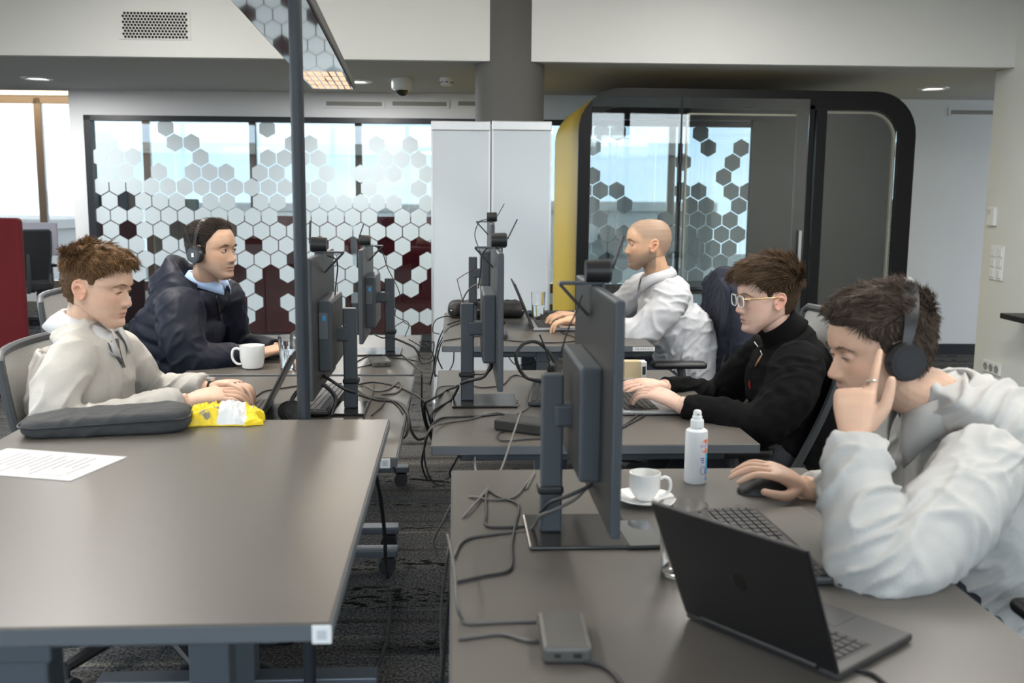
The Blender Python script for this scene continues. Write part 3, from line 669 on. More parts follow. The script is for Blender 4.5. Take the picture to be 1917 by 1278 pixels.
# ================================================================== OFFICE CHAIRS
m_mesh = mat('light_mesh_fabric', (.58,.58,.57), .85, bump=.6, bscale=260, stretch=(1,.15,3)); m_seat = mat('charcoal_seat', (.025,.026,.028), .85, bump=.2, bscale=400); m_cfr = mat('chair_frame_grey', (.06,.065,.07), .42)
def make_chair(label, group='mesh-back office chairs', mesh=None, lean=.32, arms=True, bh=.52, bw=.46):
    """sitter looks along +x, origin on the floor below the seat"""
    t = thing('office_chair', label, 'chair', (0,0,0), 0, group)
    MB().rbox((0, 0, .455), (.47,.49,.075), .03, 3).build('seat', m_seat, t, True)
    b0 = V(-.235, 0, .52); up = V(-math.sin(lean), 0, math.cos(lean)); bk = []
    n = 14
    def pt(u, v): # u across -1..1, v 0..1 up
        w = bw/2*(.86+.14*math.sin(min(1, v*1.3)*PI/2))
        return b0+up*(bh*v)+V(.035*u*u-.02*math.sin(v*PI), u*w, 0)
    us = np.linspace(-1, 1, 13); vs = np.linspace(.03, .985, 14); ve = []; fa = []
    for v in vs:
        for u in us: ve.append(pt(u, v))
    L_ = len(us)
    for i in range(len(vs)-1):
        for j in range(L_-1): fa.append((i*L_+j, i*L_+j+1, (i+1)*L_+j+1, (i+1)*L_+j))
    back = np.array(ve)-V(.008, 0, .004); nn = len(ve); ve2 = ve+list(back); fa2 = fa+[tuple(k+nn for k in f[::-1]) for f in fa]
    edge = [j for j in range(L_)]+[i*L_+L_-1 for i in range(1, len(vs))]+[(len(vs)-1)*L_+j for j in range(L_-2, -1, -1)]+[i*L_ for i in range(len(vs)-2, 0, -1)]
    fa2 += [(edge[k], edge[k]+nn, edge[(k+1) % len(edge)]+nn, edge[(k+1) % len(edge)]) for k in range(len(edge))]
    br = MB().add(ve2, fa2).build('backrest', mesh or m_mesh, t, True)
    loop = [pt(-1, v) for v in np.linspace(0, .97, 10)]+[pt(u, 1.0) for u in np.linspace(-.92, .92, 9)]+[pt(1, v) for v in np.linspace(.97, 0, 10)]+[pt(u, 0) for u in np.linspace(.9, -.9, 7)]
    MB().tube(loop, .013, 8, closed=True).build('back_frame', m_cfr, t, True)
    MB().tube([(-.02,0,.43), (-.25,0,.42), (-.30,0,.52), tuple(b0+up*.28+V(-.03,0,0))], [.025,.025,.022,.018], 8).build('back_support', m_cfr, t, True)
    if arms:
        for s in (-1, 1):
            ar = MB().rbox((.0, s*.285, .665), (.25,.085,.03), .014, 3).build('armrest', m_black, t, True)
            MB().tube([(-.02, s*.20, .43), (-.03, s*.29, .45), (-.03, s*.285, .55), (-.01, s*.285, .655)], [.02,.022,.018,.02], 8).build('armrest_post', m_cfr, ar, True)
    MB().cyl((0,0,.11), (0,0,.42), .026, .03, seg=16).build('gas_column', m_black, t, True)
    MB().rbox((0,0,.41), (.24,.20,.03), .01).build('mechanism', m_black, t)
    for k in range(5):
        a = k*2*PI/5+.3; e = V(math.cos(a)*.30, math.sin(a)*.30, 0)
        MB().tube([(0,0,.12), tuple(e*.55+V(0,0,.11)), tuple(e+V(0,0,.085))], [.028,.022,.016], 8).build('base_arm', m_black, t, True)
        c = MB()
        for s in (-1, 1): c.cyl(tuple(e+V(-math.sin(a), math.cos(a), 0)*s*.006+V(0,0,.028)), tuple(e+V(-math.sin(a), math.cos(a), 0)*s*.026+V(0,0,.028)), .028, seg=16)
        c.cyl(tuple(e+V(0,0,.028)), tuple(e+V(0,0,.085)), .008, seg=8); c.build('caster', m_cast, t, True)
    return t
def place(t, x, y, rz): t.location = (x, y, 0); t.rotation_euler = (0, 0, rz); return t
place(make_chair('grey mesh-back chair under the pale polo sweater', lean=.24, bh=.47), -.93, 2.98, .05)
place(make_chair('dark mesh-back chair under the navy jacket', lean=.2, bh=.48), -1.40, 4.36, .12)
place(make_chair('grey mesh-back chair under the black jumper', lean=.34, bh=.56), .83, 3.16, PI-.02)
place(make_chair('dark mesh-back chair with a navy suit jacket hung over it', mesh=m_seat, lean=.12, bh=.53), 1.02, 4.70, PI)
place(make_chair('mesh-back chair under the light grey overshirt', lean=.3), 1.17, 1.98, PI)
# ================================================================== PEOPLE
from mathutils import noise as mnoise
def attr_mat(name, rough=.5, bump=0, bscale=200, noise=.08, nscale=30, sheen=0, spec=.4, stretch=(1,1,1), sss=0):
    """material whose colour comes from the mesh's own colour attribute"""
    m = mat(name, (.5,.5,.5), rough, bump=bump, bscale=bscale, sheen=sheen, spec=spec, stretch=stretch, sss=sss)
    nt = m.node_tree; N = nt.nodes; L = nt.links; b = N['Principled BSDF']
    at = N.new('ShaderNodeAttribute'); at.attribute_name = 'Col'
    tc = N.new('ShaderNodeTexCoord'); no = N.new('ShaderNodeTexNoise'); no.inputs['Scale'].default_value = nscale; no.inputs['Detail'].default_value = 4
    L.new(tc.outputs['Object'], no.inputs['Vector'])
    mr = N.new('ShaderNodeMapRange'); mr.inputs[1].default_value = .25; mr.inputs[2].default_value = .75; mr.inputs[3].default_value = 1-noise; mr.inputs[4].default_value = 1+noise
    L.new(no.outputs['Fac'], mr.inputs[0])
    mx = N.new('ShaderNodeVectorMath'); mx.operation = 'SCALE'; L.new(at.outputs['Color'], mx.inputs[0]); L.new(mr.outputs[0], mx.inputs['Scale']); L.new(mx.outputs[0], b.inputs['Base Color'])
    return m
m_skin = attr_mat('skin', .48, bump=.06, bscale=500, noise=.07, nscale=40, sss=.06)
m_eye = mat('eye_white', (.62,.58,.55), .2, coat=.5); m_iris = mat('iris_dark', (.03,.02,.015), .15, coat=.5)

HF = ([-.119,-.116,-.110,-.102,-.092,-.08,-.065,-.05,-.035,-.02,-.005,.010,.022,.035,.05,.07,.09,.105,.114,.118], [.05,.068,.080,.0875,.088,.085,.089,.0895,.089,.088,.0865,.087,.093,.096,.0945,.088,.075,.055,.03,-.01])
HB = ([-.119,-.115,-.105,-.095,-.08,-.065,-.05,-.03,-.005,.02,.045,.07,.09,.105,.114,.118], [.042,.038,.025,.010,-.02,-.055,-.082,-.098,-.108,-.113,-.113,-.108,-.096,-.078,-.055,-.02])
HW = ([-.119,-.115,-.105,-.095,-.08,-.065,-.05,-.03,-.005,.02,.045,.07,.09,.105,.114,.118], [.012,.022,.034,.042,.054,.062,.067,.071,.0745,.077,.0755,.070,.060,.046,.030,.010])
def head_grid(c, nz=110, nf=112):
    """c: dict of small individual differences. returns verts (nz,nf,3)"""
    t = np.linspace(0, 1, nz); z = .1178*np.cos(t*PI)*.35+(.1178-.2365*t)*.65; z = np.clip(z, -.1188, .1178)
    sm = lambda T: np.interp(z, *T)
    f, b, w = sm(HF), sm(HB), sm(HW)*c.get('width', 1)
    f = f+c.get('chin', 0)*np.exp(-((z+.098)/.014)**2)+c.get('brow', 0)*np.exp(-((z-.026)/.012)**2)
    xc, a = (f+b)/2, (f-b)/2
    p = np.arange(nf)*2*PI/nf; cs, sn = np.cos(p), np.sin(p)
    X = xc[:, None]+a[:, None]*(np.sign(cs)*np.abs(cs)**.88)[None]; Yv = w[:, None]*(np.sign(sn)*np.abs(sn)**.88)[None]; Z = np.repeat(z[:, None], nf, 1)
    fr = np.clip(cs, 0, 1)[None]**.6; ay = np.abs(Yv); G = lambda u: np.exp(-u*u)
    nl = c.get('nose', 1)
    N = np.interp(Z, [-.052,-.047,-.0425,-.037,-.031,-.024,-.012,0,.010,.020], [0,.003,.012,.0215,.0245,.0225,.0155,.0085,.003,0])*nl
    sg = np.interp(Z, [-.045,-.03,-.02,0,.02], [.0125,.0110,.0092,.0075,.008])
    dx = N*np.exp(-(Yv/sg)**2)
    dx += .0085*G((ay-.0135)/.0055)*G((Z+.0365)/.0065)
    dx -= .0115*G((ay-.032)/.016)*G((Z-.007)/.011)
    dx += .0035*G((ay-.027)/.02)*G((Z-.025)/.006)
    dx += .005*G((ay-.048)/.016)*G((Z+.018)/.018)
    dx += .0065*G((Z+.060)/.0042)*G(Yv/.018)-.0045*G((Z+.0665)/.0022)*np.exp(-(Yv/.022)**4)+.0065*G((Z+.0730)/.0046)*G(Yv/.016)
    dx -= .0035*G((Z+.0835)/.0042)*G(Yv/.02)
    dx += .0045*G((Z+.099)/.010)*G(Yv/.016)
    X = X+dx*fr
    return np.stack([X, Yv, Z], -1)
def grid_faces(nz, nf):
    f = [(i*nf+j, i*nf+(j+1) % nf, (i+1)*nf+(j+1) % nf, (i+1)*nf+j) for i in range(nz-1) for j in range(nf)]
    f.append(tuple(range(nf))[::-1]); f.append(tuple((nz-1)*nf+j for j in range(nf))); return f
def rot_dir(v, ax, an):
    v = np.array(v, float); ax = np.array(ax, float)/np.linalg.norm(ax)
    return v*math.cos(an)+np.cross(ax, v)*math.sin(an)+ax*ax.dot(v)*(1-math.cos(an))
def hand(mb, wrist, f, d, side, curls, thumb=None, sc=1.0, spread=.06):
    """side +1 left hand, -1 right; f fingers' direction, d back of the hand; curls: 4 x (mcp, pip, dip)"""
    f = np.array(f, float); f /= np.linalg.norm(f); d = np.array(d, float); d -= d.dot(f)*f; d /= np.linalg.norm(d)
    t = np.cross(d, f)*(-side); w = np.array(wrist, float)
    rings = []
    for s, hw, th, up in [(-.03,.026,.019,0), (0,.027,.018,0), (.03,.034,.018,.004), (.06,.040,.016,.005), (.085,.041,.013,.003), (.098,.037,.009,0)]:
        an = np.arange(16)*2*PI/16; c = w+f*s*sc+d*up*sc
        rings.append([c+t*(hw*sc*math.copysign(abs(math.cos(a))**.75, math.cos(a)))+d*(th*sc*math.copysign(abs(math.sin(a))**.85, math.sin(a))) for a in an])
    mb.loft(rings)
    tips = []
    for k, (off, ln, r) in enumerate([(.030,1.0,.0088), (.0095,1.1,.0090), (-.0115,1.02,.0086), (-.031,.80,.0078)]):
        p = w+f*(.088-.004*abs(k-1.2))*sc+t*off*sc+d*.001; P = [p-f*.02*sc, p]; a = 0; R = [r*1.05, r*1.05]
        ff = f+t*spread*(1.2-k)*.9; ff /= np.linalg.norm(ff)
        for seg, (l, cu, rr) in enumerate(zip((.044, .027, .022), curls[k], (.95, .86, .68))):
            a += cu; dr = ff*math.cos(a)-d*math.sin(a); p = p+dr*l*ln*sc
            P.append(p); R.append(r*rr)
        R = [q*sc for q in R]; pts = catmull(P, 4); rad = np.interp(np.linspace(0, len(P)-1, len(pts)), range(len(P)), R); mb.tube(pts, rad, 10); mb.ell(P[-1], (R[-1],)*3, u=10, w=6); tips.append(P[-1])
    th = thumb or (f*.62+t*.62-d*.35, f*.9+t*.25-d*.25, f*.95+t*.02-d*.2)
    p = w+f*.022*sc+t*.024*sc-d*.004; P = [p]; R = [.0145]
    for v, l, r in zip(th, (.042,.033,.026), (.0125,.0105,.0085)):
        v = np.array(v)/np.linalg.norm(v); p = p+v*l*sc; P.append(p); R.append(r)
    R = [q*sc for q in R]; pts = catmull(P, 4); mb.tube(pts, np.interp(np.linspace(0, 3, len(pts)), range(4), R), 10); mb.ell(P[-1], (R[-1],)*3, u=10, w=6)
    return tips
def remesh(mb, name, voxel, smooth=0, keep=None):
    me = mb.mesh(name); ob = bpy.data.objects.new(name, me); COL.objects.link(ob)
    md = ob.modifiers.new('voxel', 'REMESH'); md.mode = 'VOXEL'; md.voxel_size = voxel
    me2 = bpy.data.meshes.new_from_object(ob.evaluated_get(bpy.context.evaluated_depsgraph_get()))
    bpy.data.objects.remove(ob); bpy.data.meshes.remove(me); me2.name = name
    n = len(me2.vertices); co = np.empty(n*3); me2.vertices.foreach_get('co', co); co = co.reshape(-1, 3)
    if smooth:
        ne = len(me2.edges); e = np.empty(ne*2, int); me2.edges.foreach_get('vertices', e); e = e.reshape(-1, 2)
        deg = np.bincount(e.ravel(), minlength=n)[:, None]
        wt = 1.0 if keep is None else keep(co)[:, None]
        for k in range(smooth):
            s = np.zeros((n, 3))
            for ax in range(3): s[:, ax] = np.bincount(e[:, 0], co[e[:, 1], ax], n)+np.bincount(e[:, 1], co[e[:, 0], ax], n)
            co = co+(s/np.maximum(deg, 1)-co)*.55*wt
        me2.vertices.foreach_set('co', co.ravel()); me2.update()
    me2.polygons.foreach_set('use_smooth', [True]*len(me2.polygons)); return me2
def get_co(me):
    co = np.empty(len(me.vertices)*3); me.vertices.foreach_get('co', co); return co.reshape(-1, 3)
def get_no(me):
    no = np.empty(len(me.vertices)*3); me.vertices.foreach_get('normal', no); return no.reshape(-1, 3)
def set_col(me, col):
    a = me.color_attributes.new('Col', 'FLOAT_COLOR', 'POINT'); c = np.ones((len(col), 4)); c[:, :3] = col; a.data.foreach_set('color', c.ravel())
def wrinkle(me, fn):
    co = get_co(me); no = get_no(me); co = co+no*fn(co)[:, None]; me.vertices.foreach_set('co', co.ravel()); me.update()
def vnoise(co, sc, off=0.0):
    q = co*np.array(sc)+off; return np.array([mnoise.noise(Vector(p)) for p in q.tolist()])
def folds(seed, amp=.006, sc=(9, 9, 9), fine=.0015, fsc=40):
    """thin raised creases in two slanting families over broad swells"""
    Q1 = R3(.5, .6, seed); Q2 = R3(-.4, -.7, seed*1.7)
    def fn(co):
        w = np.stack([vnoise(co, (4,4,4), seed+k*5) for k in range(3)], -1)*.09
        a = vnoise((co+w) @ Q1.T, (5, 9, 24), seed+3); b = vnoise((co+w) @ Q2.T, (6, 22, 10), seed+6)
        r1 = np.clip(1-np.abs(a)*2.8, 0, 1)**1.6; r2 = np.clip(1-np.abs(b)*2.8, 0, 1)**1.6; sel = np.clip(vnoise(co, (5,5,5), seed+20)*2.2+.55, 0, 1)
        return amp*(r1*.95*sel+r2*.7*(1-sel)-.25)+amp*.5*vnoise(co, sc, seed+30)+fine*vnoise(co, (fsc,)*3, seed+9)
    return fn
def ring(c, L, F, w, d, n=28, e=.82):
    a = np.arange(n)*2*PI/n; cs, sn = np.cos(a), np.sin(a)
    return c+np.outer(np.sign(cs)*np.abs(cs)**e*d, F)+np.outer(np.sign(sn)*np.abs(sn)**e*w, L)
def torso(mb, spec, L):
    """spec: list of (centre, half width, half depth) from hip to neck"""
    C = np.array([s[0] for s in spec]); k = 5; Cc = catmull(C, k); tt = np.linspace(0, len(spec)-1, len(Cc))
    W = np.interp(tt, range(len(spec)), [s[1] for s in spec]); D = np.interp(tt, range(len(spec)), [s[2] for s in spec]); T = np.gradient(Cc, axis=0)
    rings = []
    for c, t, w, d in zip(Cc, T, W, D):
        t = t/np.linalg.norm(t); F = np.cross(L, t); F /= np.linalg.norm(F); rings.append(ring(c, L, F, w, d))
    mb.loft(rings)
def limb(mb, pts, rad, k=7, seg=18):
    P = catmull(pts, k); R = np.interp(np.linspace(0, len(pts)-1, len(P)), range(len(pts)), rad); mb.tube(P, R, seg); mb.ell(pts[0], (rad[0],)*3); 
def strands(name, roots, dirs, length, width, seed, m, parent, nseg=4, droop=0.0, curl=.3, scalp=None, col=None):
    """tapered three-sided hairs as one mesh"""
    rng = np.random.default_rng(seed); n = len(roots); P = [roots]; d = dirs.copy(); ln = np.broadcast_to(np.asarray(length, float), (n,))*rng.uniform(.75, 1.2, n)
    wob = rng.normal(0, 1, (n, 3))*curl
    for s in range(nseg):
        d = d+wob*.35+np.array([0, 0, -droop]); d /= np.linalg.norm(d, axis=1, keepdims=True); wob = wob*.4+rng.normal(0, 1, (n, 3))*curl*.5
        P.append(P[-1]+d*(ln/nseg)[:, None])
    P = np.stack(P, 1); ref = rng.normal(0, 1, (n, 3)); T = dirs/np.linalg.norm(dirs, axis=1, keepdims=True)
    u = np.cross(T, ref); u /= np.linalg.norm(u, axis=1, keepdims=True); v = np.cross(T, u)
    wd = width*np.interp(np.arange(nseg+1)/nseg, [0,.6,1], [1,.8,.15]); an = np.arange(3)*2*PI/3
    ringv = u[:, None, None]*np.cos(an)[None, None, :, None]+v[:, None, None]*np.sin(an)[None, None, :, None]
    Vv = (P[:, :, None]+ringv*wd[None, :, None, None]).reshape(-1, 3)
    base = (np.arange(n)*(nseg+1)*3)[:, None, None]; i = np.arange(nseg)[None, :, None]*3; j = np.arange(3)[None, None, :]; k = (j+1) % 3
    F = np.stack([base+i+j, base+i+k, base+i+3+k, base+i+3+j], -1).reshape(-1, 4)
    me = bpy.data.meshes.new(name); me.vertices.add(len(Vv)); me.vertices.foreach_set('co', Vv.ravel()); me.loops.add(F.size); me.loops.foreach_set('vertex_index', F.ravel().astype(np.int32))
    me.polygons.add(len(F)); me.polygons.foreach_set('loop_start', (np.arange(len(F))*4).astype(np.int32)); me.polygons.foreach_set('use_smooth', [True]*len(F)); me.update(calc_edges=True)
    if col is not None:
        c = np.repeat(np.asarray(col, float)*rng.uniform(.65, 1.45, (n, 1)), (nseg+1)*3, 0); set_col(me, c)
    me.materials.append(m); return link(name, me, parent)
m_hair = attr_mat('hair_fibre', .58, noise=.15, nscale=60, spec=.15)
HL = ([-.13,-.055,-.040,-.034,-.028,.000,.004,.006,.022,.026,.045,.062,.10], [-.072,-.070,-.045,-.005,.030,.034,.03,.012,.016,.038,.050,.076,.080])
def headpos(px, py, y, yaw, pitch, roll, sc):
    """head centre that puts the nose tip at a pixel"""
    R = np.array(Matrix.Rotation(yaw, 3, 'Z') @ Matrix.Rotation(pitch, 3, 'Y') @ Matrix.Rotation(roll, 3, 'X')); return atY(px, py, y)-R @ (V(.1125, 0, -.031)*sc)
class Head:
    """head frame and detail of one person"""
    def __init__(s, c, centre, yaw, pitch, roll=0, sc=1.0):
        s.c = c; s.R = np.array(Matrix.Rotation(yaw, 3, 'Z') @ Matrix.Rotation(pitch, 3, 'Y') @ Matrix.Rotation(roll, 3, 'X')); s.o = np.array(centre, float); s.s = sc
        s.g = head_grid(c); s.nz, s.nf = s.g.shape[:2]
    def w(s, p): return s.o+(np.asarray(p, float)*s.s) @ s.R.T
    def loc(s, p): return ((np.asarray(p, float)-s.o) @ s.R)/s.s
    def dirw(s, d): return np.asarray(d, float) @ s.R.T
    def surf(s, y, z):
        q = s.g.reshape(-1, 3); q = q[q[:, 0] > .03]; return q[np.argmin((q[:, 1]-y)**2+(q[:, 2]-z)**2), 0]
    def add(s, mb):
        mb.add(s.w(s.g.reshape(-1, 3)), grid_faces(s.nz, s.nf))
        for sd in (-1, 1):
            # closed-lid bulge, ear
            mb.ell(s.w((.0745, sd*.0315, .006)), np.array((.0125,.0145,.0110))*s.s, rot=s.R, u=16, w=10)
            an = np.arange(24)*2*PI/24; E = lambda a, r: (-.016-.010*math.sin(a)*.6+r*(.0165+.003*math.sin(a))*math.cos(a), sd*(.0775+.010*(r*(-math.cos(a))*.5+.5)), -.006+r*.029*math.sin(a)+(0 if math.sin(a) > 0 else .003))
            mb.tube([s.w(E(a, 1)) for a in an], .0042*s.s, 8, closed=True)
            q = [s.w(E(a, .95)) for a in an]; q2 = [s.w(np.array(E(a, .95))-V(0, sd*.012, 0)) for a in an]
            cen = s.w((-.014, sd*.0765, -.006)); mb.loft([[x*.15+cen*.85 for x in q], q, q2, [x*.1+cen*.9-s.dirw((0, sd*.008, 0)) for x in q2]])
            mb.tube([s.w(E(a, .55)+V(0, sd*.002, 0)) for a in np.linspace(-.6, 2.6, 10)], .0032*s.s, 6)
            mb.ell(s.w((.002, sd*.080, -.008)), np.array((.004,.004,.007))*s.s, rot=s.R)
    def colour(s, co, skin, lip=(.50,.22,.18), stubble=(.26,.19,.15), st=.5, scalp=None, ear=1.0, hairline=None, blush=.35):
        q = s.loc(co); x, y, z = q.T; ay = np.abs(y); c = np.tile(np.array(skin, float), (len(co), 1)); near = (np.abs(x) < .14) & (ay < .10) & (np.abs(z) < .14)
        G = lambda u: np.exp(-u*u)
        def blend(w, col):
            w = np.clip(w, 0, 1)*near; c[:] = c*(1-w[:, None])+np.array(col)*w[:, None]
        blend(blush*G((ay-.05)/.02)*G((z+.022)/.02)*(x > .03), (skin[0]*1.0, skin[1]*.72, skin[2]*.68))
        blend(.5*G(y/.015)*G((z+.033)/.014)*(x > .09), (skin[0], skin[1]*.75, skin[2]*.7))
        blend(ear*.55*((ay > .0785) & (x < .02) & (x > -.05)), (skin[0]*1.0, skin[1]*.70, skin[2]*.64))
        jaw = 1/(1+np.exp((z+.040-.25*np.clip(.05-x, 0, .05))/.006))*(x > -.03)*(1/(1+np.exp((z+.118)/-.008)))
        blend(st*jaw*(1-.5*G((z+.066)/.01)*G(y/.03)), stubble)
        blend(st*.9*G((z+.052)/.006)*(ay < .03)*(x > .07), stubble)
        blend(.9*G((z+.0605)/.0042)*np.exp(-(y/.019)**4)*(x > .075), lip); blend(.95*G((z+.0725)/.0045)*np.exp(-(y/.018)**4)*(x > .075), lip)
        blend(.9*G((z+.0668)/.0015)*np.exp(-(y/.023)**4)*(x > .07), (.16,.06,.05))
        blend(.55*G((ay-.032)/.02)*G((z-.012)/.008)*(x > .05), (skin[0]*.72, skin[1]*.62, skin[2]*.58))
        if scalp is not None:
            hl = np.interp(x, *(hairline or HL)); m = 1/(1+np.exp((hl-z)/.0065))*(ay < .0790+.02*(z > .03)); blend(scalp[1]*m, scalp[0])
        return c
    def face_parts(s, parent, brow=(.05,.035,.025), openness=1.0, gaze=0.0, browthick=1.0, iris=None):
        for sd in (-1, 1):
            if openness > .15:
                e = MB().ell(s.w((.0762, sd*.0315, .0045)), np.array((.0125,.0132,.0062*openness))*s.s, rot=s.R, u=20, w=12).build('eye', m_eye, parent, True)
                MB().ell(s.w((.0855, sd*(.0310)+gaze, .0048)), np.array((.0037,.0052,.0054*min(1, openness)))*s.s, rot=s.R, u=16, w=8).build('iris', iris or m_iris, e, True)
            zz = .0045+.0062*openness
            lash = [s.w((.0755+.0128*math.sqrt(max(0, 1-(u*.93)**2)), sd*(.0315+.0135*u), zz*(1-.5*u*u)+.0005-(1-openness)*.002)) for u in np.linspace(-1, 1, 9)]
            MB().tube(lash, np.array([.0006,.0012,.0014,.0014,.0014,.0014,.0014,.0012,.0006])*s.s, 6).build('eyelashes', m_iris, parent, True)
            R = []; D = []; rg = np.random.default_rng(5)
            for k in range(130):
                u = rg.uniform(0, 1); y = .011+.040*u; z = .0215+.0075*math.sin(min(1, u*1.35)*PI/2)-.010*max(0, u-.62)/.38+rg.uniform(-.003, .003)*browthick*(1-.5*u)
                R.append(s.w((s.surf(sd*y, z)-.001, sd*y, z))); D.append(s.dirw((.25, sd*1.0, .35-.7*u)))
            strands('eyebrow', np.array(R), np.array(D), .008*s.s, .00042*s.s, 3, m_hair, parent, nseg=2, curl=.15, col=brow)
    def hair(s, parent, col, top=.03, side=.006, hairline=None, comb=(1, 0, .2), sidecomb=(-.5, 0, -1), n=5200, length=.045, slen=.012, seed=1, lift=.6, curl=.35, zsplit=.055, droop=.02, width=.0008, fronttop=0.0, noise_amp=.006, mask_extra=None, capcol=.55):
        g = s.g.copy(); q = g.reshape(-1, 3); cen = np.stack([np.full(len(q), -.01), np.zeros(len(q)), np.clip(q[:, 2], -.03, .05)*.6], -1)
        nrm = q-cen; nrm /= np.linalg.norm(nrm, axis=1, keepdims=True)
        hl = np.interp(q[:, 0], *(hairline or HL)); m = 1/(1+np.exp((hl-q[:, 2])/.0030)); m[np.abs(q[:, 2]) > .1186] = (q[:, 2] > 0)[np.abs(q[:, 2]) > .1186]
        if mask_extra is not None: m = m*mask_extra(q)
        zs = zsplit+.02*np.clip((q[:, 0]-.0)/.1, 0, 1)*0
        tp = 1/(1+np.exp((zs-q[:, 2])/.009)); th = side+(top-side)*tp+fronttop*tp*np.clip((q[:, 0]-.0)/.08, 0, 1)
        nz = vnoise(q, (38, 60, 38), seed*3.1)*noise_amp*(.25+tp)
        off = np.where(m > .05, (th+nz)*m-.0005, -.006)
        cap = q+nrm*off[:, None]
        me = MB().add(s.w(cap), grid_faces(s.nz, s.nf)).mesh('hair', True, 180); set_col(me, np.tile(np.array(col)*capcol, (len(me.vertices), 1))); me.materials.append(m_hair); h = link('hair', me, parent)
        rng = np.random.default_rng(seed); wgt = np.where(m > .5, .35+tp*1.0, 0); wgt[0:s.nf*2] *= .1; idx = rng.choice(len(q), n, p=wgt/wgt.sum())
        jit = rng.normal(0, .0016, (n, 3)); roots = q[idx]+nrm[idx]*(off[idx]*.92)[:, None]+jit
        t_ = tp[idx][:, None]; cb = np.array(comb)*t_+np.array(sidecomb)*(1-t_)
        cb = cb+np.stack([np.zeros(n), np.sign(q[idx, 1])*.25*t_[:, 0], np.zeros(n)], -1)
        tn = cb-(cb*nrm[idx]).sum(1, keepdims=True)*nrm[idx]; tn /= np.linalg.norm(tn, axis=1, keepdims=True)+1e-9
        dr = tn+nrm[idx]*(lift*t_+.25*(1-t_)); dr /= np.linalg.norm(dr, axis=1, keepdims=True)
        # locks: neighbouring hairs share a bend
        lk = np.stack([vnoise(q[idx], (55, 70, 55), seed+k*7.7) for k in range(3)], -1)*curl*1.6; dr = dr+lk*t_
        ln = slen+(length-slen)*t_[:, 0]
        strands('hair_strands', s.w(roots), s.dirw(dr), ln*s.s, width*s.s, seed+2, m_hair, h, col=col, curl=curl*.5, droop=droop)
        return h
def person(label, H, skin, core, hands, arms_core, colkw, facekw):
    """H: Head; core: list of neck/torso points; hands: list of callables adding to the bmesh. returns the root and the skin mesh"""
    base = (float(core[-1][0]), float(core[-1][1]), 0.0)
    root = thing('person', label, 'person', base)
    mb = MB(); H.add(mb)
    nk = [H.w((-.022, 0, -.005)), H.w((-.030, 0, -.075))]+[np.array(p) for p in core[:2]]
    P = catmull(nk, 6); mb.tube(P, np.interp(np.linspace(0, 3, len(P)), [0,1,2,3], [.050*H.s,.055*H.s,.058,.062]), 22)
    limb(mb, [np.array(p) for p in core[1:]], [.055]*(len(core)-1))
    for a in arms_core: limb(mb, a[0], a[1], 6, 12)
    for h in hands: h(mb)
    me = remesh(mb, 'body', .0026, 2, keep=lambda co: 1-.75*(np.linalg.norm(co-H.o, axis=1) < .15*H.s))
    co = get_co(me); set_col(me, H.colour(co, skin, **colkw)); me.materials.append(m_skin)
    b = link('body', me); wpar(b, root); root_parts = root
    H.face_parts(root, **facekw)
    for ch in list(root.children):
        if ch is not b: fixpar(ch, root)
    return root
def wpar(o, root):
    o.parent = root; o.matrix_parent_inverse = Matrix.Translation(root.location).inverted()
def fixpar(o, root): o.matrix_parent_inverse = Matrix.Translation(root.location).inverted()
def wear(name, me_or_mb, m, root, voxel=None, smooth=0, wr=None, col=None):
    me = remesh(me_or_mb, name, voxel, smooth) if voxel else me_or_mb.mesh(name, True, 180)
    if wr: wrinkle(me, wr)
    if col is not None: set_col(me, col(get_co(me)) if callable(col) else np.tile(col, (len(me.vertices), 1)))
    for q in (m if isinstance(m, (list, tuple)) else [m]): me.materials.append(q)
    o = link(name, me); wpar(o, root); return o
from mathutils.bvhtree import BVHTree
def surf_hit(obj, pix, off=.002):
    """points where the sight lines of pixels meet a garment, lifted a little off it"""
    me = obj.data; bv = BVHTree.FromPolygons([tuple(c) for c in get_co(me)], [tuple(p.vertices) for p in me.polygons]); out = []
    for px, py in pix:
        r = ray(px, py); r = r/np.linalg.norm(r); h = bv.ray_cast(Vector(CAM), Vector(r)); 
        out.append(np.array(h[0])-r*off if h[0] is not None else (out[-1] if out else CAM+r*3))
    return out
def collar(c, up, fwd, r_in, r_out, h, drop, gap=.25, n=40, tip=.03, th=.004, flare=1.0):
    """folded shirt collar round the neck: stand and fold"""
    up = np.array(up, float)/np.linalg.norm(up); fwd = np.array(fwd, float)-up*np.dot(fwd, up); fwd /= np.linalg.norm(fwd); lat = np.cross(up, fwd); rows = []
    for a in np.linspace(gap, 2*PI-gap, n):
        u = fwd*math.cos(a)+lat*math.sin(a)*1.02; fr = max(0, math.cos(a)); tp = fr**3
        e = 1+.12*abs(math.cos(a))
        p0 = c+u*r_in*e-up*.012; p1 = c+u*(r_in*e+.002)+up*(h*(1-.55*tp)); p2 = c+u*(r_in*e+.012)+up*(h*(1-.55*tp)+.001); p3 = c+u*(r_out*e*flare+.004)-up*(drop+tip*tp)+fwd*(.0+.012*tp)
        pm = (p2+p3)/2+u*.005
        rows.append([p0, p1, p2, pm, p3, p3-u*th-up*.001, pm-u*th, p2-up*.006-u*th*.6, p1-u*.0+up*-.008-u*-.002, p0+u*.003])
    return MB().loft(rows, True)
def legs(mb, hips, knees, ankles, r=(.095,.075,.055)):
    for h, k, a in zip(hips, knees, ankles): limb(mb, [h, (np.array(h)+k)/2, k, (np.array(k)+a)/2, a], [r[0], r[0]*.95, r[1], (r[1]+r[2])/2, r[2]], 6, 16)
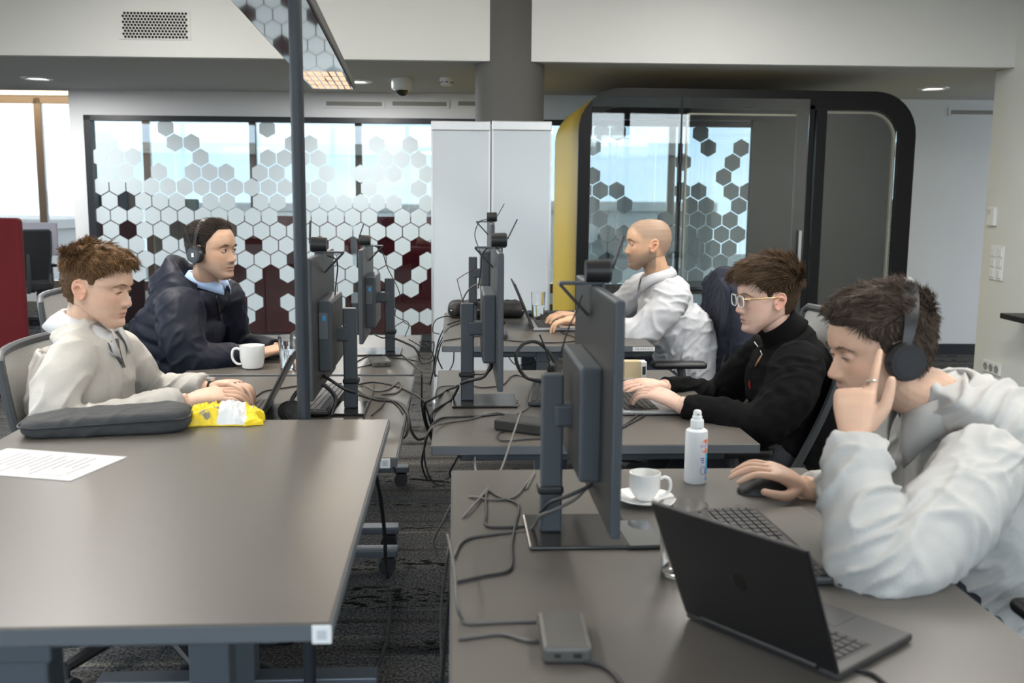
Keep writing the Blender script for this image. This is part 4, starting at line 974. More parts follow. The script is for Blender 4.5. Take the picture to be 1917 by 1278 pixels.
def trousers_shoes(root, m, hip, L, F, z_floor=0.0, reach=.42, spread=.11, shoe=None):
    hip = np.array(hip); hs = [hip+L*s*.09 for s in (-1, 1)]; ks = [hip+L*s*spread+F*reach+V(0,0,-.02) for s in (-1, 1)]; an = [V(k[0], k[1], z_floor+.11)+F*.02 for k in ks]
    mb = MB(); mb.ell(hip, (.15,.17,.12)); legs(mb, hs, ks, an); wear('trousers', mb, m, root, .011, 4, folds(4.4, .004))
    for a in an:
        sh = MB(); rz = math.atan2(F[1], F[0]); q = []
        for x, w, h in [(-.09,.028,.05), (-.06,.036,.085), (0,.040,.085), (.06,.045,.06), (.12,.046,.042), (.165,.034,.03), (.185,.012,.02)]:
            q.append([(x, w*math.cos(t), .006+max(0, h*(.5+.5*math.sin(t)))) for t in np.arange(16)*2*PI/16])
        sh.loft(q, True, T4((a[0], a[1], z_floor+.0), rz=rz)); wear('shoe', sh, shoe or m_black, root)
def cur(a=.35, b=.5, c=.35, k=1.0): return [(a*k, b*k, c*k), (a*k*1.05, b*k, c*k), (a*k, b*k*1.1, c*k), (a*k*.9, b*k*1.1, c*k)]
W = atY
def basis(yaw):
    F = V(math.cos(yaw), math.sin(yaw), 0); return F, V(-F[1], F[0], 0)
m_jeans = mat('dark_trousers', (.018,.02,.028), .85, bump=.2, bscale=300)
# ---------------------------------------------------------------- A: pale polo sweater, typing (left row, nearer)
yA = -.10; FA, LA = basis(yA)
HA = Head(dict(nose=.95, chin=.002, brow=.002), headpos(248, 569, 2.93, -.16, .17, 0, .95), -.16, .17, 0, .95)
nA = W(160, 617, 2.98)
hipA = V(-1.12, 2.98, .56)
ne, nw = W(112, 800, 2.70), W(352, 752, 2.82); fe, fw = W(283, 728, 3.26), W(398, 726, 3.14)
nsh, fsh = W(133, 676, 2.80), W(226, 655, 3.15)
fnA = W(446, 750, 2.87)-nw; ffA = W(455, 738, 3.10)-fw
pA_ = person('seated person in a pale polo sweater typing on a laptop', HA, (.66,.425,.31), [nA, nA+V(-.03,0,-.12), hipA],
  [lambda mb: hand(mb, nw, fnA+V(0,0,.03), V(.1,-.25,1), -1, cur(.25,.45,.3), sc=1.02), lambda mb: hand(mb, fw, ffA+V(0,0,.035), V(.1,.1,1), 1, cur(.42,.65,.4), sc=1.0)],
  [([nA+V(-.02,0,-.1), nsh, ne, nw], [.05,.04,.035,.027]), ([nA+V(-.02,0,-.1), fsh, fe, fw], [.05,.04,.035,.027])],
  dict(st=.16, stubble=(.40,.27,.19), scalp=((.17,.115,.075), .80), lip=(.52,.25,.21)), dict(openness=.12, brow=(.10,.06,.035)))
HA.hair(pA_, (.165,.092,.043), top=.013, side=.0016, comb=(1,-.25,.05), n=5200, length=.032, slen=.005, seed=11, lift=.25, curl=.55, zsplit=.058, fronttop=.014, noise_amp=.010, width=.0012, droop=.02)
m_polo = attr_mat('heathered_knit', .9, bump=.25, bscale=420, noise=.10, nscale=14, sheen=.1)
mb = MB(); torso(mb, [(hipA+V(0,0,-.05), .185, .135), (V(-1.11,2.98,.72), .18, .13), (V(-1.10,2.98,.88), .19, .128), (V(-1.085,2.98,.975), .18, .10), (nA+V(-.012,0,-.05), .105, .080), (nA+V(.0,0,-.012), .060, .060)], LA)
limb(mb, [nsh, (nsh+ne)/2+V(-.02,-.02,0), ne, (ne+nw)/2+V(0,-.01,-.005), nw-fnA/np.linalg.norm(fnA)*.012], [.070,.068,.060,.054,.043]); limb(mb, [fsh, (fsh+fe)/2, fe, (fe+fw)/2, fw-ffA/np.linalg.norm(ffA)*.02], [.068,.064,.056,.050,.043])
wear('sweater', mb, m_polo, pA_, .0062, 9, folds(1.3, .010, (8,8,11)), (.50,.475,.435))
wear('collar', collar(nA+V(.008,0,.006), V(.30,.0,1), FA, .064, .106, .032, .024, gap=.30, tip=.026), m_polo, pA_, col=(.55,.56,.57))
def strip_on(obj, mid, halfw, th, root, name, m):
    a = surf_hit(obj, [(x-halfw[i], y) for i, (x, y) in enumerate(mid)], th); b = surf_hit(obj, [(x+halfw[i], y) for i, (x, y) in enumerate(mid)], th); v = []; k = len(mid)
    for p, q_ in zip(a, b): v += [p, q_, q_+V(0, .006, 0), p+V(0, .006, 0)]
    return wear(name, MB().loft([v[4*i:4*i+4] for i in range(k)]), m, root)
swA = [c for c in pA_.children if c.name.startswith('sweater')][0]
strip_on(swA, [(210,634), (212,642), (214,650), (217,658), (221,666), (226,676), (232,688)], [11,10,9,8,6,4,2], .004, pA_, 'placket', mat('dark_placket', (.10,.10,.105), .8))
wear('button', MB().ell(surf_hit(swA, [(207, 638)], .008)[0], (.004,.003,.004)), mat('brass_button', (.45,.36,.2), .3, .8), pA_)
trousers_shoes(pA_, m_jeans, hipA, LA, FA, reach=.40)
wt = thing('wristwatch', 'dark wristwatch on the far wrist of the polo sweater', 'watch', fw)
wd_ = ffA/np.linalg.norm(ffA); o = MB().tube([fw-wd_*.006+LA*.031*math.cos(a)+V(0,0,1)*.023*math.sin(a) for a in np.arange(24)*PI/12], .004, 6, closed=True).build('strap', m_black, None, True); wpar(o, wt)
o = MB().cyl(fw-wd_*.006+V(0,0,.024), fw-wd_*.006+V(0,0,.032), .014, seg=20).build('case', m_alu, None, True); wpar(o, wt)
# ---------------------------------------------------------------- B: navy hooded jacket with headset (left row, farther)
yB = -.22; FB, LB = basis(yB)
HBh = Head(dict(nose=1.15, chin=.002, width=1.02), headpos(441, 486, 4.14, -.42, .02, 0, 1.0), -.42, .02, 0, 1.0)
nB = W(382, 540, 4.26); hipB = V(W(322, 730, 4.28)[0], 4.28, .56)
nsB, fsB = W(338, 580, 4.03), W(420, 560, 4.47); neB, nwB = W(366, 674, 3.97), W(478, 668, 4.06); feB, fwB = W(440, 650, 4.55), W(520, 652, 4.45)
fB = W(524, 672, 4.10)-nwB
pB = person('seated person in a navy hooded jacket wearing a headset', HBh, (.56,.35,.24), [nB, nB+V(-.03,0,-.12), hipB],
  [lambda mb: hand(mb, nwB, fB+V(0,0,.045), V(0,-.1,1), -1, cur(.30,.35,.2), sc=1.05, spread=.12), lambda mb: hand(mb, fwB, V(1,-.3,-.1), V(0,0,1), 1, cur(.3,.4,.3))],
  [([nB+V(-.02,0,-.1), nsB, neB, nwB], [.05,.04,.035,.028]), ([nB+V(-.02,0,-.1), fsB, feB, fwB], [.05,.04,.035,.028])],
  dict(st=.45, stubble=(.22,.165,.135), scalp=((.06,.05,.045), .75), lip=(.50,.25,.20), hairline=([-.13,-.055,-.040,-.034,-.028,.0,.004,.006,.022,.026,.045,.060,.10], [-.072,-.07,-.045,-.005,.03,.034,.02,-.006,-.002,.04,.068,.098,.103])),
  dict(openness=1.0, brow=(.025,.02,.017), browthick=1.5))
HBh.hair(pB, (.045,.034,.027), top=.010, side=.003, hairline=([-.13,-.055,-.040,-.034,-.028,.0,.004,.006,.022,.026,.045,.060,.10], [-.072,-.07,-.045,-.005,.03,.034,.02,-.006,-.002,.04,.068,.098,.103]), comb=(-1,0,.1), sidecomb=(-1,0,-.5), n=4200, length=.026, slen=.008, seed=23, lift=.3, curl=.15, noise_amp=.002)
m_navy = mat('navy_shell_fabric', (.007,.009,.019), .55, bump=.08, bscale=240, spec=.3)
mb = MB(); torso(mb, [(hipB+V(0,0,-.05), .20, .165), (V(hipB[0]+.0,4.28,.74), .205, .17), (W(338,610,4.27), .215, .165), (W(350,572,4.27), .205, .125), (nB+V(-.01,0,-.03), .12, .10), (nB+V(0,0,.01), .085, .08)], LB)
limb(mb, [nsB, (nsB+neB)/2+V(-.02,-.02,0), neB, (neB+nwB)/2+V(0,0,.0), nwB-fB/np.linalg.norm(fB)*.012], [.098,.092,.080,.066,.047]); limb(mb, [fsB, (fsB+feB)/2, feB, (feB+fwB)/2, fwB-V(.012,0,0)], [.092,.085,.07,.06,.045])
def quilt(co):
    s = co[:, 2]+.35*(co[:, 0]-hipB[0])*1.0; body = np.clip((nB[0]+.02-co[:, 0])/.06, 0, 1)*np.clip((1.02-co[:, 2])/.1, 0, 1)*np.clip((co[:, 1]-3.90)/.05, 0, 1)
    return body*(.010*np.abs(np.sin(s*PI/.062))**.6-.006)+folds(7.7, .007, (8,8,10))(co)
wear('jacket', mb, m_navy, pB, .0085, 5, quilt)
hd_ = MB()
for k, (r0, r1, zo) in enumerate([(.115,.050,.02), (.135,.058,-.02), (.10,.04,.055)]):
    pts = [nB+V(-.035,0,.01)+FB*(r0*math.cos(a))*.95+LB*(r0*math.sin(a))+V(0,0,zo-.035*math.cos(a)-(.03*abs(math.sin(a)))) for a in np.linspace(.95, 2*PI-.95, 22)]
    hd_.tube(pts, r1*np.interp(np.linspace(-1, 1, 22), [-1,-.6,0,.6,1], [.35,.75,1.15,.75,.35]), 14)
wear('hood', hd_, m_navy, pB, .0085, 4, folds(3.9, .012, (13,13,16)))
wear('shirt_collar', collar(nB+V(.012,0,.012), V(.25,0,1), FB, .066, .082, .045, .004, gap=.35, tip=.01), mat('pale_blue_cotton', (.36,.50,.74), .8), pB)
jB = [c for c in pB.children if c.name.startswith('jacket')][0]
wear('zip', MB().tube(surf_hit(jB, [(404,552), (408,570), (412,600), (415,630)], .004), .005, 6), m_black, pB)
trousers_shoes(pB, m_jeans, hipB, LB, FB, reach=.40)
def headset(label, H, m1, m2, cr=.034, mic=None, both=True, tilt=0.0, band=.006):
    t = thing('headset', label, 'headset', H.w((0, 0, .13)))
    def P(a, r=1.0): # arc over the head in the plane of the ears
        return H.w((-.012+tilt*math.sin(a), .094*r*math.cos(a), .012+.118*r*math.sin(a)))
    arc = [P(a, 1.03) for a in np.linspace(-.02, PI+.02, 26)]; bd = MB(); n = len(arc); rings = []
    for i, p in enumerate(arc):
        tn = arc[min(n-1, i+1)]-arc[max(0, i-1)]; tn /= np.linalg.norm(tn); fx = H.dirw((1,0,0)); nx = np.cross(tn, fx); nx /= np.linalg.norm(nx)
        wdt = band*(1.0+.9*math.sin(i/(n-1)*PI)); rings.append([p+fx*wdt*sx+nx*.0032*sy for sx, sy in ((-1,-1),(1,-1),(1,1),(-1,1))])
    o = bd.loft(rings).build('headband', m1, None, True); wpar(o, t)
    for sd in (-1, 1):
        c = V(-.012, sd*.092, -.012)
        o = MB().cyl(H.w(c-V(0, sd*.008, 0)), H.w(c+V(0, sd*.006, 0)), cr*.98*H.s, seg=28).build('ear_cushion', m_black, None, True); wpar(o, t)
        q = MB(); q.cyl(H.w(c+V(0, sd*.006, 0)), H.w(c+V(0, sd*.018, 0)), cr*H.s, cr*.9*H.s, seg=28); cup = q.build('ear_cup', m1, None, True); wpar(cup, t)
        q = MB(); q.cyl(H.w(c+V(0, sd*.0181, 0)), H.w(c+V(0, sd*.0195, 0)), cr*.74*H.s, seg=28); q.build('cap', m2, cup, True)
        o = MB().tube([P(.0 if sd > 0 else PI, 1.03), H.w(c+V(.0, sd*.012, .02))], .006, 8).build('yoke', m1, None, True); wpar(o, t)
    if mic: o = MB().tube([H.w(p) for p in mic], [.0035]*(len(mic)-1)+[.005], 8).build('microphone_boom', m_black, None, True); wpar(o, t)
    return t
m_hs = mat('headset_black', (.02,.02,.022), .35); m_cap = mat('headset_cap', (.03,.032,.036), .25)
ht = headset('black headset with raised microphone boom over the navy hood', HBh, m_hs, m_cap, .036, [(-.012,-.108,.005), (-.03,-.112,.05), (-.045,-.112,.095)])
o = MB().box((0,0,0), (.010,.002,.016)).build('logo', m_lab, None); o.data.transform(Matrix.Translation(HBh.w((-.012,-.1125,-.012)).tolist()) @ Matrix(HBh.R.tolist()).to_4x4()); wpar(o, ht)
# ---------------------------------------------------------------- C: white shirt, shaved head (right row, far)
yC = PI; FC, LC = basis(yC)
HCh = Head(dict(nose=.85, chin=-.001), headpos(1167, 471, 4.72, PI, .03, 0, 1.02), PI, .03, 0, 1.02)
nC = W(1233, 518, 4.74); hipC = V(W(1278, 700, 4.7)[0], 4.7, .56)
nsC, fsC = W(1258, 556, 4.50), W(1200, 540, 4.95); neC, nwC = W(1195, 622, 4.45), W(1098, 604, 4.52); feC, fwC = W(1140, 598, 5.0), W(1080, 594, 4.84)
fC1 = W(1044, 609, 4.56)-nwC; fC2 = W(1026, 603, 4.80)-fwC
pC = person('seated person with shaved head in a white shirt at the far laptop', HCh, (.60,.37,.235), [nC, nC+V(.03,0,-.12), hipC],
  [lambda mb: hand(mb, nwC, fC1+V(0,0,.03), V(0,-.1,1), 1, cur(.4,.6,.4), sc=1.1), lambda mb: hand(mb, fwC, fC2+V(0,0,.045), V(0,0,1), -1, cur(.45,.6,.4), sc=1.1)],
  [([nC+V(.02,0,-.1), nsC, neC, nwC], [.05,.04,.035,.028]), ([nC+V(.02,0,-.1), fsC, feC, fwC], [.05,.04,.035,.028])],
  dict(st=.80, stubble=(.19,.135,.10), scalp=((.23,.17,.13), .72), lip=(.42,.20,.16), hairline=([-.13,-.06,-.03,0,.03,.055,.08], [-.055,-.045,.0,.02,.03,.055,.088])), dict(openness=.85, brow=(.02,.015,.012), browthick=1.5))
m_shirt = mat('white_cotton', (.54,.545,.57), .75, bump=.08, bscale=300)
mb = MB(); torso(mb, [(hipC+V(0,0,-.06), .19, .15), (V(hipC[0]+.01,4.7,.72), .19, .152), (W(1250,590,4.72), .205, .145), (W(1248,552,4.73), .20, .11), (nC+V(.012,0,-.03), .115, .085), (nC, .066, .066)], LC)
limb(mb, [nsC, (nsC+neC)/2+V(.02,-.02,0), neC, (neC+nwC)/2, nwC-fC1/np.linalg.norm(fC1)*.012], [.085,.08,.070,.056,.042]); limb(mb, [fsC, (fsC+feC)/2, feC, (feC+fwC)/2, fwC-fC2/np.linalg.norm(fC2)*.012], [.08,.075,.062,.052,.040])
wear('shirt', mb, m_shirt, pC, .0062, 6, folds(5.5, .012, (7,7,13)))
wear('collar', collar(nC+V(-.008,0,.0), V(-.28,0,1), FC, .061, .084, .030, .012, gap=.28, tip=.045), m_shirt, pC)
trousers_shoes(pC, mat('navy_trousers', (.02,.025,.05), .8), hipC, LC, FC, reach=.36)
# ---------------------------------------------------------------- D: black cable-knit jumper, glasses (right row, middle)
yD = PI+.02; FD, LD = basis(yD)
HDh = Head(dict(nose=.95, chin=.0, width=.98), headpos(1376, 581, 3.17, PI+.06, .09, 0, .95), PI+.06, .09, 0, .95)
nD = W(1470, 622, 3.20); hipD = V(W(1492, 870, 3.17)[0], 3.17, .56)
nsD, fsD = W(1492, 690, 2.96), W(1428, 668, 3.42); neD, nwD = W(1418, 796, 2.86), W(1272, 757, 2.97); feD, fwD = W(1345, 742, 3.52), W(1240, 724, 3.36)
fD1 = W(1212, 742, 3.03)-nwD; fD2 = W(1172, 728, 3.31)-fwD
pD = person('seated person with glasses and quiff in a black cable-knit jumper', HDh, (.70,.465,.365), [nD, nD+V(.03,0,-.12), hipD],
  [lambda mb: hand(mb, nwD, fD1+V(0,0,.02), V(0,-.25,1), 1, cur(.38,.55,.35), sc=1.02), lambda mb: hand(mb, fwD, fD2+V(0,0,.02), V(0,-.2,1), -1, cur(.2,.3,.2), sc=1.02)],
  [([nD+V(.02,0,-.1), nsD, neD, nwD], [.05,.04,.035,.028]), ([nD+V(.02,0,-.1), fsD, feD, fwD], [.05,.04,.035,.028])],
  dict(st=.05, scalp=((.14,.10,.08), .70), lip=(.52,.24,.22), ear=1.25, blush=.3), dict(openness=.35, brow=(.05,.033,.022)))
HDh.hair(pD, (.095,.060,.036), top=.024, side=.0018, comb=(1,.1,.25), n=6200, length=.050, slen=.005, seed=31, lift=.30, curl=.22, zsplit=.050, fronttop=.010, noise_amp=.006, width=.0010, droop=.02)
m_knit = mat('black_wool', (.006,.006,.0065), .95, bump=.5, bscale=330, spec=.15)
mb = MB(); torso(mb, [(hipD+V(0,0,-.05), .185, .150), (V(hipD[0]+.015,3.17,.72), .19, .150), (W(1482,725,3.18), .20, .142), (W(1482,672,3.19), .195, .115), (nD+V(.014,0,-.035), .115, .088), (nD, .070, .072)], LD)
limb(mb, [nsD, (nsD+neD)/2+V(.02,-.02,0), neD, (neD+nwD)/2, nwD-fD1/np.linalg.norm(fD1)*.014], [.088,.082,.070,.058,.040]); limb(mb, [fsD, (fsD+feD)/2, feD, (feD+fwD)/2, fwD-fD2/np.linalg.norm(fD2)*.014], [.082,.074,.062,.052,.039])
def cable(co):
    u = co[:, 0]*1.0+co[:, 2]*.35; v = co[:, 2]-co[:, 0]*.25
    lane = np.sin(v*PI/.030); tw = np.sin(u*2*PI/.055+np.floor(v/.030)*PI)
    return .0028*np.maximum(0, lane)*tw+folds(8.2, .006, (8,8,10))(co)
wear('jumper', mb, m_knit, pD, .0065, 5, cable)
nk_ = MB(); upD = HDh.w((-.03,0,-.07))-nD; rings = []
for s, r in [(-.25,.086), (.0,.080), (.3,.073), (.62,.069), (.80,.070), (.80,.062), (.5,.060)]:
    c = nD+upD*s+FD*.006; u = upD/np.linalg.norm(upD); ff = np.cross(LD, u); rings.append([c+ff*r*1.05*math.cos(a)+LD*r*math.sin(a)+u*.0016*math.sin(a*44) for a in np.arange(88)*2*PI/88])
wear('rolled_collar', nk_.loft(rings), m_knit, pD)
jD = [c for c in pD.children if c.name.startswith('jumper')][0]
zp = surf_hit(jD, [(1412,640), (1418,648), (1424,657), (1427,664)], .003)
wear('zip', MB().tube(zp, .0022, 6), m_alu, pD); zq = surf_hit(jD, [(1426,664), (1419,676), (1414,685)], .006); wear('zip_pull', MB().tube(zq, [.0025,.004,.003], 6), mat('tan_leather', (.35,.2,.1), .5), pD)
em = surf_hit(jD, [(1404,719)], .001)[0]; eb_ = MB(); eb_.ell(em+V(0,0,.009), (.005,.003,.005)); eb_.ell(em, (.006,.003,.008)); eb_.ell(em+V(.001,0,-.011), (.004,.003,.005)); wear('emblem', eb_, mat('red_thread', (.55,.02,.02), .8), pD)
trousers_shoes(pD, m_jeans, hipD, LD, FD, reach=.40)
gl = thing('eyeglasses', 'clear-framed glasses with gold temples on the black jumper wearer', 'glasses', HDh.w((.09,0,.01)))
m_clearp = mat('clear_acetate', (.75,.77,.76), .15, coat=.6); m_gold = mat('gold_metal', (.75,.55,.25), .3, .9); m_lens = thin_glass('lens', (.96,.97,.97), .04)
for sd in (-1, 1):
    lp_ = [HDh.w((.104-.10*abs(p[0]+.034)**1.4, sd*(.034+p[0]), .002+p[1])) for p in rrect(.052, .038, .014, 4)]
    o = MB().tube(lp_, .0022, 6, closed=True).build('rim', m_clearp, None, True); wpar(o, gl)
    n_ = len(lp_); o = MB().add(np.array(lp_), [tuple(range(n_))]).build('lens', m_lens, None); wpar(o, gl)
    o = MB().tube([HDh.w(p) for p in [(.096, sd*.060, .012), (.085, sd*.078, .013), (.03, sd*.084, .012), (-.012, sd*.084, .010), (-.030, sd*.083, -.008)]], .0019, 6).build('temple', m_gold, None, True); wpar(o, gl)
o = MB().tube([HDh.w(p) for p in [(.103,-.009,.008), (.108,0,.011), (.103,.009,.008)]], .0022, 6).build('bridge', m_clearp, None, True); wpar(o, gl)
# ---------------------------------------------------------------- E: light grey overshirt, nearest right
yE = PI-.05; FE, LE = basis(yE)
HEh = Head(dict(nose=1.0), headpos(1549, 702, 2.02, PI+.03, .20, 0, 1.02), PI+.03, .20, 0, 1.02)
nE = W(1760, 752, 2.04); hipE = V(1.17, 2.0, .57)
nsE, fsE = W(1838, 880, 1.80), W(1700, 800, 2.25); neE, nwE = W(1640, 1064, 1.64), W(1600, 820, 1.80); feE, fwE = W(1660, 935, 2.20), W(1502, 912, 2.13)
fE1 = W(1602, 690, 1.86)-nwE; fE2 = W(1424, 900, 2.12)-fwE
pE = person('seated person in a light grey overshirt, one hand at the temple', HEh, (.64,.415,.30), [nE, nE+V(.06,0,-.12), hipE],
  [lambda mb: hand(mb, nwE, fE1, V(-.55,-.8,.1), 1, [(.05,.10,.05), (1.15,1.5,.8), (1.25,1.5,.8), (1.3,1.5,.8)], thumb=(V(.55,-.15,.8), V(.35,.1,1), V(.2,.15,1)), sc=1.0, spread=.13), lambda mb: hand(mb, fwE, fE2+V(0,0,.035), V(0,-.2,1), -1, cur(.30,.45,.3), sc=.98)],
  [([nE+V(.04,0,-.1), nsE, neE, nwE], [.05,.045,.04,.028]), ([nE+V(.04,0,-.1), fsE, feE, fwE], [.05,.04,.035,.028])],
  dict(st=.30, stubble=(.30,.21,.16), scalp=((.13,.10,.085), .75), lip=(.50,.25,.21)), dict(openness=.4, brow=(.05,.035,.025)))
HEh.hair(pE, (.085,.062,.048), top=.014, side=.006, comb=(.5,0,.4), sidecomb=(-.3,0,-.9), n=7500, length=.030, slen=.014, seed=41, lift=.30, curl=.45, zsplit=.058, fronttop=.002, noise_amp=.006, width=.0009)
m_over = mat('waffle_cotton', (.44,.44,.43), .85, bump=.18, bscale=420, stretch=(1,1,.3))
mb = MB(); torso(mb, [(hipE+V(.02,0,-.04), .20, .165), (V(1.16,2.0,.76), .205, .165), (V(1.12,2.02,.90), .205, .145), (V(1.075,2.03,.975), .185, .10), (nE+V(.03,0,-.035), .115, .082), (nE+V(.0,0,.005), .074, .07)], LE)
limb(mb, [nsE, (nsE+neE)/2+V(.02,-.015,.0), neE, (neE+nwE)/2+V(-.006,0,0), nwE-fE1/np.linalg.norm(fE1)*.006], [.082,.084,.074,.070,.056]); limb(mb, [fsE, (fsE+feE)/2, feE, (feE+fwE)/2, fwE-fE2/np.linalg.norm(fE2)*.016], [.10,.09,.066,.056,.042])
wear('overshirt', mb, m_over, pE, .0060, 6, folds(2.2, .015, (6,6,8), .0012))
wear('collar', collar(nE+V(-.008,0,.002), V(-.45,0,1), FE, .072, .108, .034, .022, gap=.35, tip=.085, flare=1.02), m_over, pE)
_f = fE1/np.linalg.norm(fE1); _d = V(-.55,-.8,.1); _d = _d-_d.dot(_f)*_f; _d /= np.linalg.norm(_d); _t = -np.cross(_d, _f)
rc_ = nwE+_f*.110+_t*.0305+_d*.001; ro = thing('finger_ring', 'thin silver ring on the raised index finger', 'ring', rc_)
o = MB().tube([rc_+_t*.0098*math.cos(a)+_d*.0098*math.sin(a) for a in np.arange(20)*PI/10], .0016, 6, closed=True).build('band', m_alu, None, True); wpar(o, ro)
trousers_shoes(pE, m_jeans, hipE, LE, FE, reach=.36)
headset('black headphones over the light grey overshirt wearer', HEh, m_hs, m_cap, .040, None, tilt=-.055, band=.010)
for r_ in (pA_, pB, pC, pD, pE):
    for ch in r_.children: fixpar(ch, r_)
# ================================================================== THINGS ON THE DESKS
def Zp(px, py, z): return atZ(px, py, z)
m_key = mat('key_black', (.025,.025,.027), .5); m_keyg = mat('key_grey', (.10,.105,.11), .55); m_lapd = mat('space_grey_metal', (.055,.055,.056), .42, .5); m_lapg = mat('silver_metal', (.38,.39,.41), .35, .8); m_lapk = mat('black_laptop_lid', (.008,.008,.009), .35); m_gold = mat('gold_metal')
def keyboard_keys(parent, x0, x1, y0, y1, z, rows, cols, m, each, tilt=0.0):
    cw, ch = (y1-y0)/cols, (x1-x0)/rows
    if each:
        k = MB().rbox((0,0,0), (ch*.82, cw*.84, .003), .0008, 1).mesh('key'); k.materials.append(m)
        for r in range(rows):
            for c in range(cols):
                if r == rows-1 and 3 < c < 9:
                    if c == 6: o = link('space_bar', MB().rbox((0,0,0), (ch*.82, cw*4.85, .003), .0008, 1).mesh('space_bar'), parent, m); o.location = (x0+ch*(r+.5), y0+cw*(c+.5), z+tilt*(r+.5)*ch)
                    continue
                o = link('key', k, parent); o.location = (x0+ch*(r+.5), y0+cw*(c+.5), z+tilt*(r+.5)*ch)
    else:
        q = MB()
        for r in range(rows):
            for c in range(cols): q.box((x0+ch*(r+.5), y0+cw*(c+.5), z+tilt*(r+.5)*ch), (ch*.82, cw*.84, .003))
        tag(q.build('keys', m, parent), kind='stuff')
def laptop(label, loc, rz, w=.31, d=.215, ang=1.95, body=m_lapd, lid=m_lapd, each=False, keycol=None, lidh=None):
    """hinge at the origin, user sits at +x; ang = opening angle"""
    t = thing('laptop', label, 'laptop', loc, rz, 'laptops')
    b = MB().rbox((d/2, 0, .008), (d, w, .013), .004, 2).build('base', body, t)
    MB().box((d*.34, 0, .0147), (d*.47, w*.86, .0006)).build('keyboard_well', m_black, b)
    keyboard_keys(b, d*.115, d*.565, -w*.42, w*.42, .0155, 6, 14, keycol or m_key, each)
    MB().rbox((d*.79, 0, .0148), (d*.30, w*.36, .0008), .0003, 1).build('touchpad', body, b)
    lh = lidh or d*1.02; M = T4((0, 0, .014), ry=-(PI/2-(PI-ang))*0) ; a = ang
    ux = V(math.cos(a), 0, math.sin(a)); M = np.eye(4); M[:3, 0] = ux; M[:3, 1] = (0, 1, 0); M[:3, 2] = np.cross(ux, V(0, 1, 0)); M[:3, 3] = (.002, 0, .012)
    l = MB().rbox((lh/2, 0, 0), (lh, w, .007), .003, 2, M=M).build('lid', lid, t)
    sgn = -1
    MB().box((lh/2+.003, 0, sgn*.0038), (lh-.018, w-.014, .0006), M=M).build('screen', m_scr, l)
    MB().cyl((.0, -w*.38, .012), (.0, w*.38, .012), .0055, seg=10).build('hinge', m_black, t, True)
    return t, M
h0 = Zp(1287, 1152, .757); h1 = Zp(1565, 1268, .757); hm = (h0+h1)/2
wv = (h1-h0)/np.linalg.norm(h1-h0); urz = math.atan2(wv[0], -wv[1])
lt, LM = laptop('black open laptop on the nearest right desk, lid towards the camera', (hm[0], hm[1], DZ['R1']+.0005), urz, .275, .205, PI-1.14, m_lapd, m_lapk, True, m_key, .222)
lo_ = MB().ell((.118, 0, .0037), (.018,.013,.0006), M=LM).build('lid_emblem', mat('emblem_black', (.004,.004,.004), .15), lt)
kl = Zp(1500, 755, DZ['R2']); laptop('silver laptop under the hands of the black jumper', (.50, 3.14, DZ['R2']+.0005), .03, .32, .235, 1.75, m_lapg, m_lapd)
laptop('dark laptop opened before the white shirt', (.372, 4.78, DZ['R3']+.0005), .0, .32, .225, 1.98, m_lapg, m_lapd)
laptop('dark laptop opened before the pale polo sweater', (-.585, 3.09, DZ['L2']+.0005), PI+.03, .31, .215, 2.05, m_lapd, m_lapd)
# keyboards
def keyboard(label, loc, rz, w, d, m=m_keyg, rest=0.0, each=False, cols=17):
    t = thing('keyboard', label, 'keyboard', loc, rz, 'keyboards')
    b = MB().rbox((d/2, 0, .009), (d, w, .014), .004, 2).build('base', m_lapd, t)
    keyboard_keys(b, .008, d-.006, -w/2+.008, w/2-.008, .0175, 6, cols, m, each)
    if rest: MB().rbox((d+rest/2+.004, 0, .006), (rest, w+.02, .011), .005, 2).build('palm_rest', m_top, t)
    return t
kb = keyboard('dark keyboard with brown palm rest on the nearest right desk', (.535, 1.815, DZ['R1']+.0005), .06, .40, .115, m_key, .11, True)
keyboard('grey keyboard beside the headset on the black jumper desk', (.262, 3.33, DZ['R2']+.0005), -.12, .42, .13, m_key)
keyboard('grey keyboard by the lamp pole on the polo desk', (-.372, 3.22, DZ['L2']+.0088), PI-.05, .42, .125, m_keyg)
keyboard('black keyboard at the far end of the white shirt desk', (.60, 5.20, DZ['R3']+.0005), PI/2, .42, .13, m_key)
def mouse(label, loc, rz, m=m_key, s=1.0, hgt=.036):
    t = thing('computer_mouse', label, 'mouse', loc, rz, 'computer mice')
    q = []
    for x, w, h in [(-.055,.006,.010), (-.048,.022,.022), (-.025,.030,.033), (0,.031,hgt), (.03,.029,.028), (.05,.024,.016), (.058,.010,.008)]:
        q.append([(x*s, w*s*math.cos(a), max(0.0005, h*s*math.sin(a)) if math.sin(a) > 0 else .0005) for a in np.arange(20)*PI/10])
    MB().loft(q).build('shell', m, t, True); MB().cyl((.030*s, -.004, .029*s), (.030*s, .004, .029*s), .007, seg=12).build('scroll_wheel', m_keyg, t, True)
    return t
mouse('black mouse under the hand of the light grey overshirt', (*Zp(1436, 922, DZ['R1'])[:2], DZ['R1']+.0005), PI-.1, m_black, 1.15, .040)
mouse('black mouse under the hand of the navy jacket', (*Zp(513, 672, DZ['L3'])[:2], DZ['L3']+.0005), -.1, m_black)
mouse('black mouse beside the far laptop and water glass', (*Zp(1024, 600, DZ['R3'])[:2], DZ['R3']+.0005), PI, m_black)
